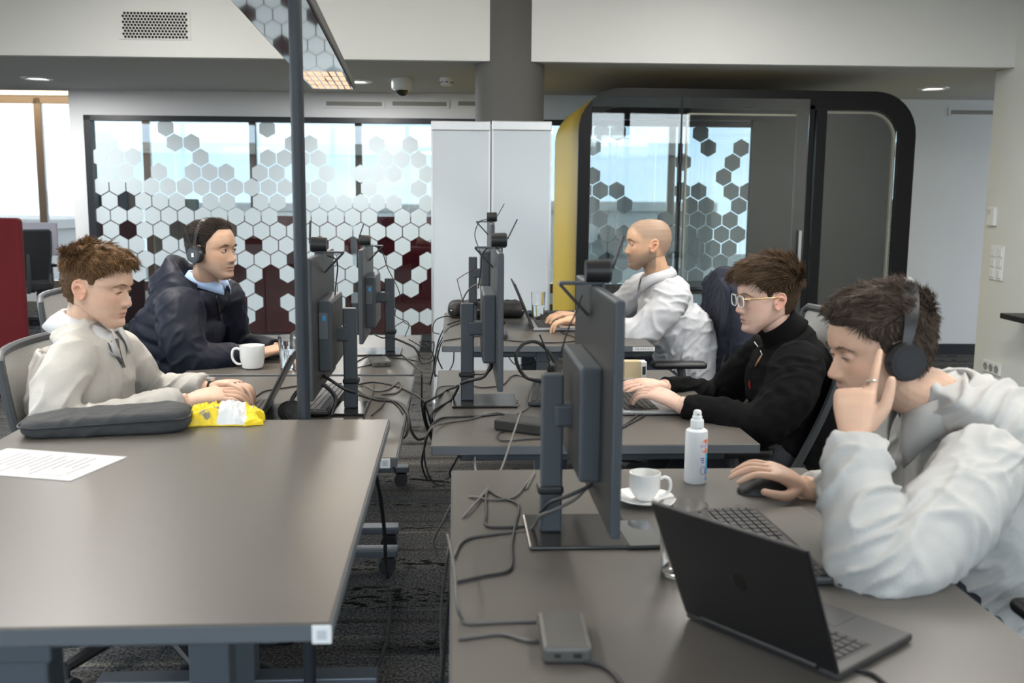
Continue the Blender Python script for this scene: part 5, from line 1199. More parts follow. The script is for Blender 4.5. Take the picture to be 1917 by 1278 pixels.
# docks
def dock(label, loc, rz, size, m):
    t = thing('docking_station', label, 'dock', loc, rz, 'docking stations'); MB().rbox((0,0,size[2]/2), size, .006, 2).build('case', m, t)
    MB().box((-size[0]*.2, -size[1]/2-.0005, size[2]*.5), (.009,.002,.005)).build('port', m_black, t); MB().box((size[0]*.2, -size[1]/2-.0005, size[2]*.5), (.012,.002,.006)).build('port', m_black, t)
    return t
m_dock = mat('dock_grey', (.085,.082,.076), .45, .2)
dock('grey docking station nearest the camera on the right desk', (.165, 1.413, DZ['R1']+.0005), -.02, (.072,.128,.026), m_dock)
dock('dark docking station on the black jumper desk', (.205, 2.80, DZ['R2']+.0005), 1.05, (.09,.16,.034), m_monb)
dock('dark docking station on the white shirt desk', (.20, 4.40, DZ['R3']+.0005), 0, (.075,.13,.026), m_monb)
dock('pale docking station on the navy jacket desk', (-.30, 4.02, DZ['L3']+.0005), .2, (.075,.13,.024), m_dock)
# crockery and glasses
m_china = mat('white_china', (.78,.78,.76), .15, coat=.5)
m_glass = mat('drinking_glass', (1,1,1), .0, trans=1, ior=1.45); m_water = mat('water', (.95,.98,1), .0, trans=1, ior=1.33)
def tumbler(label, loc, r=.036, h=.12, water=0.0, th=.0034, taper=.82):
    t = thing('tumbler', label, 'glass', loc, 0, 'water glasses'); rb = r*taper
    MB().lathe([(0,.0),(rb*.94,.0),(rb,.003),(r,h),(r-th,h),(rb-th*1.2,.010),(0,.008)], 40).build('glass', m_glass, t, True)
    if water: MB().lathe([(0,.0085),(rb-th*1.35,.0105),(rb+(r-rb)*water/h-th*1.15,water),(0,water)], 40).build('water', m_water, t, True)
    return t
tumbler('empty tumbler on the nearest right desk behind the black laptop', (*Zp(1275, 1073, DZ['R1'])[:2], DZ['R1']+.0005), .044, .128)
tumbler('water glass beside the white mug on the navy jacket desk', (*Zp(541, 692, DZ['L3'])[:2], DZ['L3']+.0005), .040, .135, .080)
tumbler('half full water glass beside the far laptop', (*Zp(1007, 595, DZ['R3'])[:2], DZ['R3']+.0005), .038, .135, .068)
tumbler('tumbler behind the grey laptop sleeve, only its rim showing', (*atY(323, 762, 2.66)[:2], DZ['L2']+.0005), .041, .115)
def mug(label, loc, rz, r=.041, h=.088, th=.004, taper=.86, hs=1.0):
    t = thing('mug', label, 'cup', loc, rz); rb = r*taper
    MB().lathe([(0,0),(rb*.8,0),(rb*.95,.004),(r*.99,h*.45),(r,h),(r-th,h),(r-th*1.1,h*.4),(rb*.7,.008),(0,.007)], 40).build('body', m_china, t, True)
    hp = [(r*.97+x*hs, 0, z*h) for x, z in [(0,.80), (.012,.86), (.026,.80), (.031,.60), (.028,.38), (.014,.20), (-.003,.17)]]
    MB().tube(catmull(hp, 6), .0052*hs, 10).build('handle', m_china, t, True)
    return t
mug('white mug with handle on the left, on the navy jacket desk', (*Zp(473, 689, DZ['L3'])[:2], DZ['L3']+.0005), PI, .049, .092)
cl = Zp(1206, 940, DZ['R1'])
sc_ = thing('saucer', 'white saucer under the coffee cup beside the nearest monitor', 'saucer', (cl[0], cl[1], DZ['R1']+.0005)); MB().lathe([(0,.0),(.032,.0),(.036,.003),(.060,.010),(.066,.014),(.065,.0155),(.036,.0055),(.024,.004),(0,.004)], 44).build('plate', m_china, sc_, True); MB().lathe([(.022,.0042),(.025,.0042),(.025,.006),(.022,.006)], 36, closed=True).build('cup_ring', m_china, sc_, True)
mug('small white coffee cup on a saucer beside the nearest monitor', (cl[0], cl[1], DZ['R1']+.0065), -.2, .035, .062, .003, .62, .72)
ph = thing('phone', 'black glossy phone lying before the coffee cup', 'phone', (*Zp(1196, 1004, DZ['R1'])[:2], DZ['R1']+.0005), .05); MB().rbox((0,0,.004), (.075,.155,.008), .0035, 2).build('case', m_black, ph); MB().box((0,0,.0082), (.070,.149,.0005)).build('screen', mat('mirror_black', (.01,.01,.012), .02, coat=1), ph)
# sanitiser spray bottle
bl = Zp(1301, 902, DZ['R1']); bt = thing('spray_bottle', 'white sanitiser spray bottle standing on the nearest right desk', 'bottle', (bl[0], bl[1], DZ['R1']+.0005))
m_wp = mat('white_plastic', (.74,.76,.78), .35)
MB().lathe([(0,0),(.024,0),(.0262,.003),(.0262,.120),(.0252,.126),(.020,.130),(.0125,.1315),(.0125,.134),(0,.134)], 40).build('body', m_wp, bt, True)
MB().lathe([(.0,.134),(.0155,.134),(.0155,.150),(.0145,.152),(.0,.152)], 32).build('cap', m_wp, bt, True)
MB().lathe([(0,.152),(.0115,.152),(.0115,.160),(.0105,.161),(.0095,.161),(.0095,.170),(.007,.174),(0,.175)], 28).build('spray_head', m_wp, bt, True)
MB().cyl((0,-.009,.166), (0,-.0115,.166), .0022, seg=10).build('nozzle', m_slot, bt)
def wrap(verts, r, a0): # flat (x, z) -> round the bottle; a0 angle of x = 0 (0 = +x)
    v = np.array(verts, float); a = a0+v[:, 0]/r; return np.stack([r*np.cos(a), r*np.sin(a), v[:, 1]], -1)
def decal(name, poly, m, rr=.0264):
    P = []; n = len(poly)
    return MB().add(wrap(poly, rr, -PI/2+.62), [tuple(range(n))]).build(name, m, bt)
def blob(cx, cz, rx, rz_, n=26): return [(cx+rx*math.cos(i*2*PI/n), cz+rz_*math.sin(i*2*PI/n)) for i in range(n)]
def strip(name, x0, x1, z0, z1, m, rr=.0264, k=8):
    xs = np.linspace(x0, x1, k+1); v = np.concatenate([wrap([(x, z0), (x, z1)], rr, -PI/2+.62) for x in xs]); f = [(2*i, 2*i+2, 2*i+3, 2*i+1) for i in range(k)]; return MB().add(v, f).build(name, m, bt)
m_org = mat('label_orange', (.82,.20,.09), .4); m_lbl = mat('label_blue', (.04,.38,.68), .4); m_nav = mat('label_navy', (.05,.06,.38), .4); m_pink = mat('label_pink', (.75,.25,.4), .4)
v = []; f = []; nn = 24
for i in range(nn):
    a, b_ = i*2*PI/nn, (i+1)*2*PI/nn
    v += [(0.004, .092), (.004+.0155*math.cos(a), .092+.0165*math.sin(a)), (.004+.0155*math.cos(b_), .092+.0165*math.sin(b_))]; f.append((3*i, 3*i+1, 3*i+2))
MB().add(wrap(v, .02640, -PI/2+.62), f).build('label_sun', m_org, bt)
strip('label_band', -.014, .024, .0885, .0965, m_lab, .02648)
strip('label_panel', .004, .024, .008, .076, m_lbl, .02640); strip('label_stripe', .004, .024, .016, .022, m_pink, .02650)
me = text_mesh('SAGROTAN', .0085); co = get_co(me); me.vertices.foreach_set('co', wrap(co[:, :2]*V(.82, 1)+V(.005, .0925), .02655, -PI/2+.62).ravel()); me.update(); me.materials.clear(); me.materials.append(m_nav); link('lettering', me, bt)
for k, z in enumerate((.062, .057, .052)): strip('small_print', -.012+.002*k, -.001, z, z+.0022, m_nav, .02645)
q = MB(); q.tube(wrap([(-.004+.007*math.cos(a), .034+.010*math.sin(a)) for a in np.arange(10)*PI/5], .0266, -PI/2+.62), .0006, 5, closed=True); q.build('hand_symbol', m_nav, bt)
# ---------------------------------------------------------------- things on the near left desk
m_neo = mat('charcoal_neoprene', (.040,.042,.045), .85, bump=.25, bscale=90, noise=.15, nscale=30)
sl = thing('laptop_sleeve', 'thick charcoal laptop sleeve on the near left desk', 'sleeve', (-.83, 2.395, DZ['L1']+.0005), .16)
q = MB(); rings = []
for z, s in [(0,.90), (.006,.97), (.022,1.0), (.038,.97), (.046,.88)]:
    rings.append([(p[0]*s if abs(p[0]) < .2 else p[0]*(1-(1-s)*.3), p[1]*s, z+(.006*math.sin(p[0]*9)+.003*math.sin(p[1]*20+p[0]*14))*(z > .03)) for p in rrect(.385, .17, .05, 7)])
q.loft(rings); slo = wear('case', q, m_neo, sl, .005, 3, folds(6.1, .003, (12,12,12))); slo.parent = sl; slo.matrix_parent_inverse = Matrix.Identity(4)
MB().tube([(p[0]*.985, p[1]*.985, .030+.004*math.sin(p[0]*9)) for p in rrect(.39, .175, .05, 6)], .0022, 6, closed=True).build('zip', m_black, sl, True)
pp = [Zp(x, y, DZ['L1']+.001) for x, y in [(-45, 848), (60, 838), (238, 855), (132, 900), (-75, 890)]]
pp = [Zp(238, 855, .856), Zp(132, 900, .856)]; e1 = pp[1]-pp[0]; e1[2] = 0; l1 = np.linalg.norm(e1); e1 /= l1; e2 = V(e1[1], -e1[0], 0)*(1 if e1[1]*-1 > 0 else 1)
e2 = V(-1, .12, 0); e2 -= e2.dot(e1)*e1; e2 /= np.linalg.norm(e2); pc_ = pp[0]+e1*l1/2+e2*.1485
sh = thing('paper_sheet', 'printed white paper sheet on the near left desk', 'paper', (pc_[0], pc_[1], DZ['L1']+.0005), math.atan2(e2[1], e2[0]))
MB().box((0,0,.0004), (.297, l1, .0008)).build('sheet', mat('paper_white', (.52,.52,.53), .8), sh)
pm = mat('print_grey', (.28,.28,.30), .8)
for k in range(13): MB().box((-.11+.018*k, -.01 if k % 4 else .015, .00095), (.004, l1*(.62 if k % 3 else .4), .0003)).build('print_line', pm, sh)
MB().box((-.085, l1*.22, .00096), (.05, l1*.3, .0003)).build('print_table', mat('print_table', (.47,.47,.49), .8), sh)
# crumpled yellow snack bag
def bagmat():
    m = mat('snack_foil', (.85,.62,.02), .38); nt = m.node_tree; N = nt.nodes; L = nt.links; b = N['Principled BSDF']; tc = N.new('ShaderNodeTexCoord')
    def nz(sc, lo, hi):
        n = N.new('ShaderNodeTexNoise'); n.inputs['Scale'].default_value = sc; n.inputs['Detail'].default_value = 2; r = N.new('ShaderNodeValToRGB'); r.color_ramp.elements[0].position = lo; r.color_ramp.elements[1].position = hi
        L.new(tc.outputs['Object'], n.inputs['Vector']); L.new(n.outputs['Fac'], r.inputs['Fac']); return r.outputs['Color']
    m1 = N.new('ShaderNodeMix'); m1.data_type = 'RGBA'; m1.inputs[6].default_value = (.85,.62,.02,1); m1.inputs[7].default_value = (.25,.22,.16,1); L.new(nz(45, .62, .66), m1.inputs[0])
    L.new(m1.outputs[2], b.inputs['Base Color']); return m
bg_ = thing('snack_bag', 'crumpled yellow and white snack bag on the near left desk', 'bag', (*Zp(418, 790, DZ['L1'])[:2], DZ['L1']+.0005), .05)
def crumpled_bag():
    nu, nv = 60, 34; P = np.zeros((nu, nv, 3)); B = np.zeros((nu, nv, 3)); us = np.linspace(-1, 1, nu); vs = np.linspace(-1, 1, nv)
    U, Vv = np.meshgrid(us, vs, indexing='ij'); q = np.stack([U*.09, Vv*.05, U*0], -1).reshape(-1, 3)
    n1 = vnoise(q, (24,24,24), 2.0).reshape(nu, nv); n2 = vnoise(q, (55,48,55), 8.0).reshape(nu, nv); n3 = vnoise(q, (110,110,110), 5.0).reshape(nu, nv)
    rid = .9*(1-2.4*np.abs(n1))+.55*(1-2.4*np.abs(n2))+.25*(1-2.4*np.abs(n3)); edge = np.clip((1-np.abs(U)**4)*(1-np.abs(Vv)**3), 0, 1)
    X = U*.094*(1+.10*n2)+.012*n1; Yv = Vv*.050*(1-.25*np.abs(U)**3)*(1+.22*n2)+.012*n1
    Z = .004+edge**.6*(.024+.017*rid)+.010*np.clip(np.abs(U)-.8, 0, 1)*5*(n2+.4); Z = np.maximum(Z, .0015)
    P[..., 0], P[..., 1], P[..., 2] = X, Yv, Z; B[..., 0], B[..., 1], B[..., 2] = X, Yv, np.minimum(Z-.001, .0006); v = np.concatenate([P.reshape(-1, 3), B.reshape(-1, 3)]); N_ = nu*nv
    fy, fw_ = [], []
    for i in range(nu-1):
        for j in range(nv-1):
            f_ = (i*nv+j, (i+1)*nv+j, (i+1)*nv+j+1, i*nv+j+1); c = us[i]+.25*n1[i, j]; (fw_ if (-.05 < c < .55 and vs[j] < .75) or (-.75 < c < -.3 and vs[j] > .35) else fy).append(f_); fy.append(tuple(k+N_ for k in f_[::-1]))
    rim = [i*nv for i in range(nu)]+[(nu-1)*nv+j for j in range(1, nv)]+[i*nv+nv-1 for i in range(nu-2, -1, -1)]+[j for j in range(nv-2, 0, -1)]
    for k in range(len(rim)): a_, b_ = rim[k], rim[(k+1) % len(rim)]; fy.append((b_, a_, a_+N_, b_+N_))
    for nm, ff, mm in (('foil', fy, bagmat()), ('inner_foil', fw_, mat('white_foil', (.72,.72,.72), .4))):
        me = bpy.data.meshes.new(nm); me.from_pydata(v.tolist(), [], ff); me.materials.append(mm); me.update(); bm_ = bmesh.new(); bm_.from_mesh(me); bmesh.ops.delete(bm_, geom=[x for x in bm_.verts if not x.link_faces], context='VERTS'); bm_.to_mesh(me); bm_.free(); link(nm, me, bg_)
crumpled_bag()
# ---------------------------------------------------------------- bags and boxes on the far desks
m_bag = mat('black_nylon', (.010,.010,.011), .6, bump=.2, bscale=200)
def softbag(label, loc, rz, size, cat='bag', name='laptop_bag', seed=3.0):
    t = thing(name, label, cat, loc, rz); q = MB(); q.rbox((0,0,size[2]/2), size, size[2]*.45, 3); me = remesh(q, 'case', .008, 4); wrinkle(me, folds(seed, .008, (10,10,14))); co = get_co(me); co[:, 2] = np.maximum(co[:, 2], 0); me.vertices.foreach_set('co', co.ravel()); me.materials.append(m_bag); link('case', me, t)
    MB().tube([(-size[0]*.47, -size[1]*.46, size[2]*.55), (0, -size[1]*.5, size[2]*.62), (size[0]*.47, -size[1]*.46, size[2]*.55)], .003, 6).build('zip', m_alu, t, True)
    MB().tube([(-size[0]*.2, size[1]*.1, size[2]*.9), (-size[0]*.1, size[1]*.1, size[2]*1.1), (size[0]*.1, size[1]*.1, size[2]*1.1), (size[0]*.2, size[1]*.1, size[2]*.9)], .006, 8).build('handle', m_bag, t, True)
    return t
softbag('black laptop bag lying behind the monitors on the white shirt desk', (.17, 5.225, DZ['R3']+.0005), .0, (.40,.26,.075))
softbag('black case behind the water glass on the navy jacket desk', (-.62, 4.66, DZ['L3']+.0005), .1, (.28,.14,.055), 'case', 'hard_case', 8.0)
bx = thing('cardboard_box', 'gold cardboard box with white end label on the black jumper desk', 'box', (*Zp(1130, 714, DZ['R2'])[:2], DZ['R2']+.0005), 0)
bx.location[1] += .05
gb = MB(); w_, dp, hh_ = .285, .06, .068
gb.add([(-w_/2,-dp/2,0),(w_/2,-dp/2,0),(w_/2,dp/2,0),(-w_/2,dp/2,0),(-w_/2+.012,-dp/2+.01,hh_),(w_/2,-dp/2+.01,hh_),(w_/2,dp/2,hh_),(-w_/2+.012,dp/2,hh_)], [(0,3,2,1),(4,5,6,7),(0,1,5,4),(1,2,6,5),(2,3,7,6),(3,0,4,7)]).build('carton', mat('gold_card', (.50,.41,.25), .5), bx)
MB().box((w_/2+.010,-.0,.034), (.020,dp*.9,.066)).build('end_label', m_lab, bx); MB().box((w_/2+.010,-dp*.46,.036), (.012,.001,.030)).build('bar_code', m_ink, bx)
MB().rbox((0,-.004,.0035), (w_*1.0,.072,.007), .002, 1).build('tray', m_lapg, bx)
# headsets lying on desks
def desk_headset(label, pts_band, cupA, axA, r=.034, mic=None):
    t = thing('headset', label, 'headset', np.array(cupA)*V(1,1,0)+V(0,0,0)); ax = np.array(axA)/np.linalg.norm(axA)
    o = MB().tube(catmull(pts_band, 7), .0065, 8).build('headband', m_hs, None, True); wpar(o, t)
    for k, c in enumerate((cupA, pts_band[0])):
        c = np.array(c); o = MB().cyl(c-ax*.014, c+ax*.014, r, seg=26).build('ear_cup', m_hs, None, True); wpar(o, t)
        MB().cyl(c+ax*.0141, c+ax*.0155, r*.72, seg=26).build('cap', m_cap, o, True)
    if mic is not None: o = MB().tube(catmull(mic, 5), .0032, 6).build('microphone_boom', m_black, None, True); wpar(o, t)
    return t
YH = 3.475; z2 = DZ['R2']
desk_headset('black headset with raised boom lying on the black jumper desk', [atY(1030, 715, YH-.03), atY(985, 706, YH-.02), atY(966, 672, YH-.02), atY(978, 645, YH), atY(1005, 640, YH), atY(1030, 662, YH), atY(1042, 690, YH)], atY(1038, 690, YH+.01), V(1,-.7,.1), .028, [atY(1030, 690, YH-.02), atY(1022, 655, YH-.01), atY(1010, 626, YH)])
YH = 2.86
desk_headset('black headset lying by the lamp pole on the polo desk', [atY(545, 768, 2.95), atY(548, 745, 2.97), atY(575, 716, 3.02), atY(605, 720, 3.04), atY(628, 745, 3.02), atY(620, 778, 2.96)], atY(541, 770, 2.955), V(.6,-.8,.2), .030)
# ---------------------------------------------------------------- suit jacket over the far right chair
jk = thing('suit_jacket', 'navy suit jacket hung over the chair behind the white shirt', 'jacket', (1.27, 4.7, 0))
q = MB(); m_suit = mat('navy_suiting', (.016,.020,.036), .8, bump=.15, bscale=300)
def jring(z, x, hw, hd): return [(x+hd*math.copysign(abs(math.cos(a))**.6, math.cos(a)), 4.7+hw*math.copysign(abs(math.sin(a))**.6, math.sin(a)), z) for a in np.arange(28)*2*PI/28]
q.loft([jring(.58, 1.285, .25, .055), jring(.75, 1.29, .262, .06), jring(.90, 1.30, .265, .06), jring(1.0, 1.305, .255, .055), jring(1.06, 1.315, .19, .045), jring(1.085, 1.32, .10, .03)])
for s in (-1, 1): limb(q, [V(1.30, 4.7+s*.235, .99), V(1.315, 4.7+s*.275, .86), V(1.31, 4.7+s*.285, .70), V(1.28, 4.7+s*.28, .56)], [.055,.06,.054,.045])
wear('jacket_body', q, m_suit, jk, .008, 5, folds(4.1, .008, (8,8,5)))
lp_ = MB(); lp_.loft([[atY(px+dx_, py, 4.44-.004*i)+V(0, dy_, 0) for dx_, dy_ in ((-5,0),(5,0),(5,.012),(-5,.012))] for i, (px, py) in enumerate([(1350,520), (1362,545), (1364,575), (1358,600), (1352,630)])]); wear('lapel', lp_, m_suit, jk)
# ---------------------------------------------------------------- far left: red screen, desk with monitor, chairs
a = Zp(0, 735, 0); rx = atY(37, 500, 7.1)[0]
rd = thing('room_divider', 'tall red upholstered screen at the left picture edge', 'divider', (rx-.55, 7.16, 0), .0)
hz = atY(20, 408, 7.1)[2]
MB().rbox((0,0,hz/2), (1.1,.10,hz), .03, 3).build('panel', mat('bright_red_felt', (.12,.006,.010), .85, bump=.2, bscale=250), rd, True)
for s in (-1, 1): MB().rbox((s*.4,0,.012), (.08,.36,.024), .01).build('foot', m_black, rd)
bd = thing('desk', 'black-legged desk by the far left window', 'desk', (-5.05, 11.1, 0), 0); zt = .80
MB().rbox((0,0,zt), (1.3,.7,.025), .003).build('desk_top', mat('pale_desktop', (.5,.5,.48), .5), bd)
for s in (-1, 1):
    MB().box((s*.55,0,zt/2), (.06,.08,zt-.03)).build('leg', m_black, bd); MB().box((s*.55,0,.03), (.07,.66,.04)).build('foot_bar', m_black, bd)
ma = atY(40, 416, 10.9); mc = atY(101, 478, 10.9)
bm = thing('monitor', 'pale backed monitor on the desk by the far left window', 'monitor', ((ma[0]+mc[0])/2, 10.9, zt+.013), 0, 'desk monitors')
MB().rbox((0,0,(ma[2]+mc[2])/2-zt-.013), (abs(mc[0]-ma[0])+.1,.03,ma[2]-mc[2]), .006).build('panel', mat('lilac_grey', (.46,.43,.47), .5), bm); MB().box((0,.03,.1), (.06,.03,.22)).build('stand', m_black, bm); MB().rbox((0,.02,.006), (.24,.18,.012), .004).build('base', m_black, bm)
c1 = make_chair('black task chair at the desk by the far left window', 'black chairs by the far window', mesh=m_seat, lean=.15); place(c1, -4.42, 10.45, 2.2)
# ================================================================== CABLES
m_cab = mat('black_cable', (.018,.018,.02), .45); m_cabg = mat('grey_cable', (.10,.095,.09), .5); m_cabw = mat('white_cable', (.75,.75,.75), .5)
def cable(label, pts, r=.0028, m=None, k=8):
    t = tag(MB().tube(catmull(pts, k), r, 7).build('cable', m or m_cab, None, True, 180), label, 'cable', 'desk cables'); return t
def D(key, *pp): # pixels on a desk top
    return [atZ(x, y, DZ[key]+.0035) for x, y in pp]
def Hn(*pp): # (px, py, depth)
    return [atY(*p) for p in pp]
r1, r2, r3, l2, l3 = 'R1', 'R2', 'R3', 'L2', 'L3'
# near right desk
cable('grey cable looping from the dock to the near desk edge', D(r1, (1004,1162), (950,1163), (880,1166), (866,1160))+Hn((856,1130,1.5), (850,1060,1.6), (838,1000,1.75)), .003, m_cabg)
cable('grey cable with plug lying before the near dock', D(r1, (1008,1198), (985,1198), (940,1186), (895,1190), (858,1195)), .003, m_cabg)
cable('dark cable leaving the front of the near dock', D(r1, (1062,1222), (1085,1235), (1125,1245), (1150,1262), (1168,1285)), .0035)
cable('grey cable climbing from the desk to the nearest monitor', D(r1, (848,1045), (870,1010), (930,998), (990,992))+Hn((1012,965,1.88), (1035,955,1.87), (1075,935,1.87), (1105,905,1.88)), .0035, m_cabg)
cable('black cable bundle strapped to the nearest monitor stand', Hn((1012,960,1.885), (1030,940,1.87), (1070,925,1.86), (1115,900,1.87), (1122,860,1.9)), .004)
cable('black cable zigzag across the near desk', D(r1, (995,985), (915,985), (910,960), (912,920), (935,930), (970,945), (965,980), (958,1020), (955,1065), (905,1078), (850,1090)), .0028)
cable('grey cable rising over the near desk corner', D(r1, (985,915), (1000,885), (985,905), (962,930), (920,935), (885,930))+Hn((850,940,2.2), (830,975,2.2), (812,1010,2.2), (818,1040,2.2)), .0028, m_cabg)
cable('long grey cable from the jumper desk down across the near desk edge', Hn((975,770,2.75), (955,830,2.6), (935,885,2.4))+D(r1, (905,925), (870,965))+Hn((845,1010,2.0), (835,1060,2.0), (825,1160,2.2), (828,1285,2.4)), .003, m_cabg)
cable('black cable falling beside the near desk edge', Hn((846,1090,1.75), (838,1150,1.8), (832,1220,1.9), (826,1290,2.0)), .004)
cable('coiled grey cable behind the nearest monitor stand', D(r1, (1060,990), (1090,985), (1105,995), (1090,1003), (1060,1000), (1065,985), (1095,978)), .0035, m_cabg)
cable('dark cable from the black laptop to the desk edge', D(r1, (1600,1252), (1635,1262), (1665,1285)), .003)
# jumper desk
cable('black cable wrapped round the jumper monitor stand', Hn((863,718,3.16), (880,712,3.13), (905,705,3.12), (918,685,3.12), (921,672,3.13)), .0055)
cable('second black cable hanging under the jumper monitor', Hn((922,670,3.14), (920,690,3.13), (905,700,3.14), (885,700,3.17)), .003)
cable('black cable to the left off the jumper desk, upper', Hn((858,722,3.16),)+D(r2, (838,730), (825,738))+Hn((806,748,3.1), (795,758,3.1), (798,790,3.2), (815,830,3.3)), .0045)
cable('black cable to the left off the jumper desk, lower', Hn((858,725,3.16),)+D(r2, (845,748), (822,762))+Hn((808,775,3.0), (812,795,3.0), (822,812,3.05)), .0045)
cable('thin black cable looping left of the jumper monitor', D(r2, (856,722), (830,723), (818,728), (814,745)), .002)
cable('pair of cables crossing the jumper desk', D(r2, (962,782), (940,775), (905,778), (860,780), (825,783))+Hn((806,800,2.85), (795,835,2.9), (790,870,3.0), (800,900,3.2)), .0032)
cable('grey cable looping down from the jumper desk edge', D(r2, (958,776), (925,772), (880,784), (835,791))+Hn((808,800,2.8), (796,825,2.8), (795,860,2.9), (805,895,3.0), (822,908,3.1), (838,900,3.2)), .003, m_cabg)
cable('thin cable from the jumper dock along the desk front', D(r2, (958,803), (935,810), (932,820), (945,825), (985,822), (1020,820)), .0022)
cable('cable from the headset to the jumper desk edge', D(r2, (1012,712), (990,708), (968,702), (955,706), (940,720), (905,725), (887,722)), .0028)
cable('cable between jumper dock and keyboard', D(r2, (950,782), (975,772), (990,762), (1000,745), (998,740)), .0022)
cable('coiled grey cable beside the jumper monitor base', D(r2, (935,752), (960,750), (972,756), (960,760), (938,757), (945,750), (970,749)), .0032, m_cabg)
cable('dark cable from the silver laptop along the desk', D(r2, (1212,758), (1195,775), (1170,795), (1150,805)), .0032)
cable('dark cable thin twin beside the silver laptop', D(r2, (1215,762), (1205,778), (1180,792), (1165,800)), .0026)
cable('white cable dangling under the jumper desk front', Hn((889,855,2.68), (889,868,2.66), (891,885,2.64)), .003, m_cabw)
cable('black cables hanging under the jumper desk front', Hn((860,850,2.7), (852,865,2.7), (842,885,2.72), (850,900,2.75)), .003)
# white shirt desk
cable('black webcam cable on the farthest right monitor', Hn((916,410,4.9), (898,415,4.9), (889,440,4.92), (899,472,4.95)), .0022)
cable('black webcam cable on the edge-on monitor', Hn((932,462,3.16), (912,465,3.2), (902,480,3.22), (900,505,3.22), (895,540,3.22)), .0022)
cable('dark red cable looping beside the farthest monitor', Hn((893,500,4.95), (860,520,4.95), (857,528,4.95), (868,570,4.95), (872,600,4.95)), .002, mat('dark_red_cable', (.06,.01,.01), .5))
cable('dark cable arching behind the edge-on monitor', Hn((905,535,4.9), (893,532,4.9), (875,545,4.92), (864,570,4.95), (863,600,4.95)), .004, m_cabg)
cable('black cable spilling left off the white shirt desk, highest', Hn((862,595,4.95), (835,592,4.9), (815,600,4.8), (810,620,4.75), (822,625,4.7)), .0028)
cable('black cable bundle falling off the white shirt desk', Hn((860,600,4.9), (838,608,4.85), (826,625,4.8), (818,650,4.8), (812,690,4.85), (805,720,4.9)), .0035)
cable('second black cable falling off the white shirt desk', Hn((862,605,4.7), (840,614,4.6), (828,632,4.55), (816,660,4.5), (812,690,4.5), (815,705,4.45)), .0032)
cable('third black cable draped at the white shirt desk corner', D(r3, (905,628), (870,632), (840,636))+Hn((828,640,4.3), (822,655,4.3), (820,672,4.3), (828,690,4.4)), .003)
cable('cable looping under the white shirt desk front', Hn((850,655,4.2), (848,680,4.2), (835,700,4.2), (815,700,4.3), (820,655,4.4)), .0025)
cable('cable crossing under the white shirt desk', Hn((948,662,4.4), (965,682,4.4), (995,680,4.4), (1000,668,4.4)), .0025)
cable('cable along the front of the white shirt desk', D(r3, (945,636), (990,640), (1040,641), (1075,638), (1078,632), (1050,622)), .003)
cable('blurred cable hanging from the nearest webcam', Hn((1090,552,1.94), (1078,585,1.94), (1064,615,1.94), (1050,660,1.95)), .0018)
# polo desk (left, nearer)
cable('thick cable strapped to the polo monitor stand', Hn((600,700,3.1), (620,712,3.08), (645,728,3.08), (665,735,3.1)), .005)
cable('tangled cable on the polo desk, running right', D(l2, (665,720), (700,715), (740,722), (770,735))+Hn((790,748,3.3), (800,770,3.3), (808,800,3.3), (812,825,3.3)), .0032)
cable('brown grey cable bundle over the polo desk edge', D(l2, (668,728), (690,742), (730,748), (755,758))+Hn((765,780,3.1), (770,805,3.1), (782,822,3.15), (800,818,3.2)), .0045, m_cabg)
cable('second cable bundle over the polo desk edge', D(l2, (672,738), (705,748), (742,752), (760,770))+Hn((765,790,3.05), (760,815,3.05), (745,825,3.1)), .004, m_cabg)
cable('thin cable fan on the polo desk, left strand', D(l2, (700,718), (698,735), (690,760), (680,782)), .002)
cable('thin cable fan on the polo desk, middle strand', D(l2, (722,745), (715,760), (695,778)), .002)
cable('thin cable fan on the polo desk, right strand', D(l2, (728,745), (745,760), (755,775)), .002)
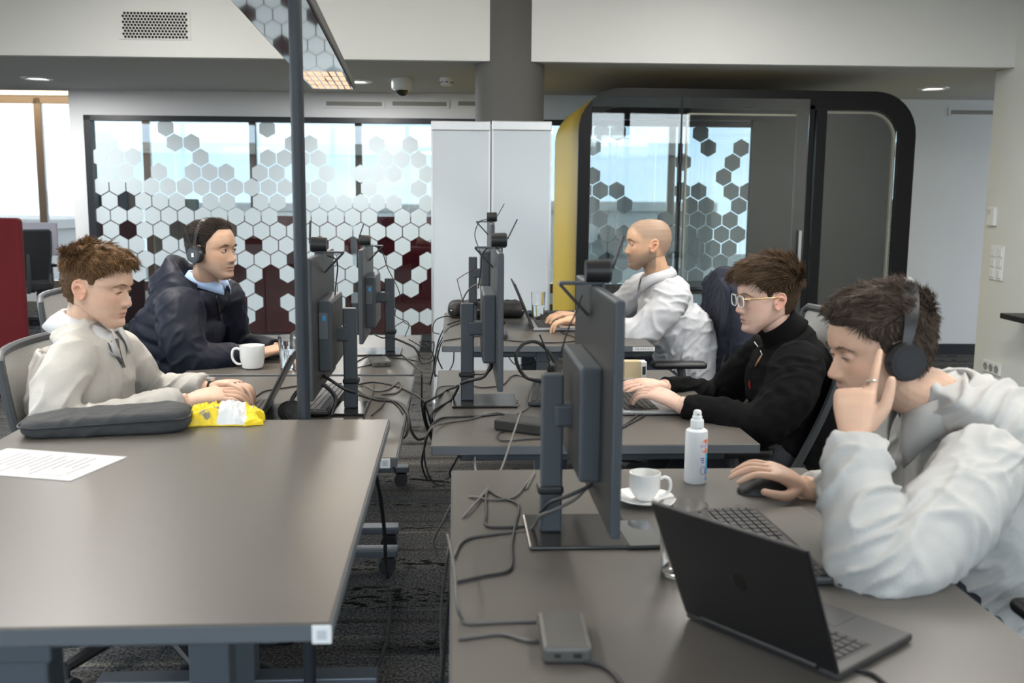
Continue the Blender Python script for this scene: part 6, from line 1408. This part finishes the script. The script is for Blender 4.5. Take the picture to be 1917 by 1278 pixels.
cable('looping grey cable with bright plug on the polo desk', D(l2, (685,722), (705,732), (728,728), (745,715), (752,722), (742,735), (715,738)), .003, m_cabg)
cable('long cable from the polo laptop to the monitor stand', D(l2, (478,742), (495,732), (530,726), (560,722), (600,720), (640,718)), .003)
cable('brown cable before the polo keyboard', D(l2, (600,718), (640,722), (680,722)), .0028, m_cabg)
# navy jacket desk (left, farther)
cable('webcam cable falling past the farthest left monitor', Hn((700,460,4.33), (715,470,4.33), (725,500,4.33), (745,540,4.33), (748,560,4.33), (740,590,4.33), (765,605,4.33), (758,630,4.3)), .002)
cable('webcam cable behind the polo monitor', Hn((612,478,3.14), (628,485,3.15), (632,500,3.16), (628,540,3.18), (626,580,3.2)), .002)
cable('cable in an arch over the navy jacket desk', D(l3, (665,678), (690,665), (712,656), (730,668), (760,672), (782,676)), .0026)
cable('second cable arching over the navy jacket desk', D(l3, (668,688), (700,680), (725,660), (738,653), (765,675), (790,697)), .0026)
cable('thick cable tail from the farthest left stand', Hn((735,632,4.3), (755,640,4.3), (775,650,4.3), (782,660,4.3)), .005)
cable('cable loop hanging at the navy jacket desk corner', Hn((765,635,4.2), (795,650,4.2), (812,640,4.2), (808,668,4.2), (790,670,4.2), (782,655,4.2)), .0025)
cable('wide cable loop beside the navy jacket desk', Hn((782,660,4.2), (790,680,4.2), (812,672,4.2), (800,645,4.2), (785,640,4.2)), .0025)
cable('cable under the farthest left monitor to its stand', Hn((693,600,4.3), (698,622,4.3), (715,632,4.3), (730,630,4.3)), .003)
# floor
fl = [atZ(x, y, .006) for x, y in [(700,1290), (705,1255), (725,1195), (730,1130), (725,1080)]]
cable('black cable hanging from the near left desk to the carpet', fl+Hn((722,1050,3.0), (720,1000,2.9), (712,930,2.75), (704,890,2.6)), .006)
cable('black cable on the carpet from the second left desk', Hn((735,868,2.9),)+[atZ(x, y, .006) for x, y in [(745,888), (775,895), (830,900), (845,903)]], .005)
cable('cable dropping between the desk rows', Hn((790,700,4.0), (790,760,4.0), (798,800,4.1), (812,830,4.3)), .004)
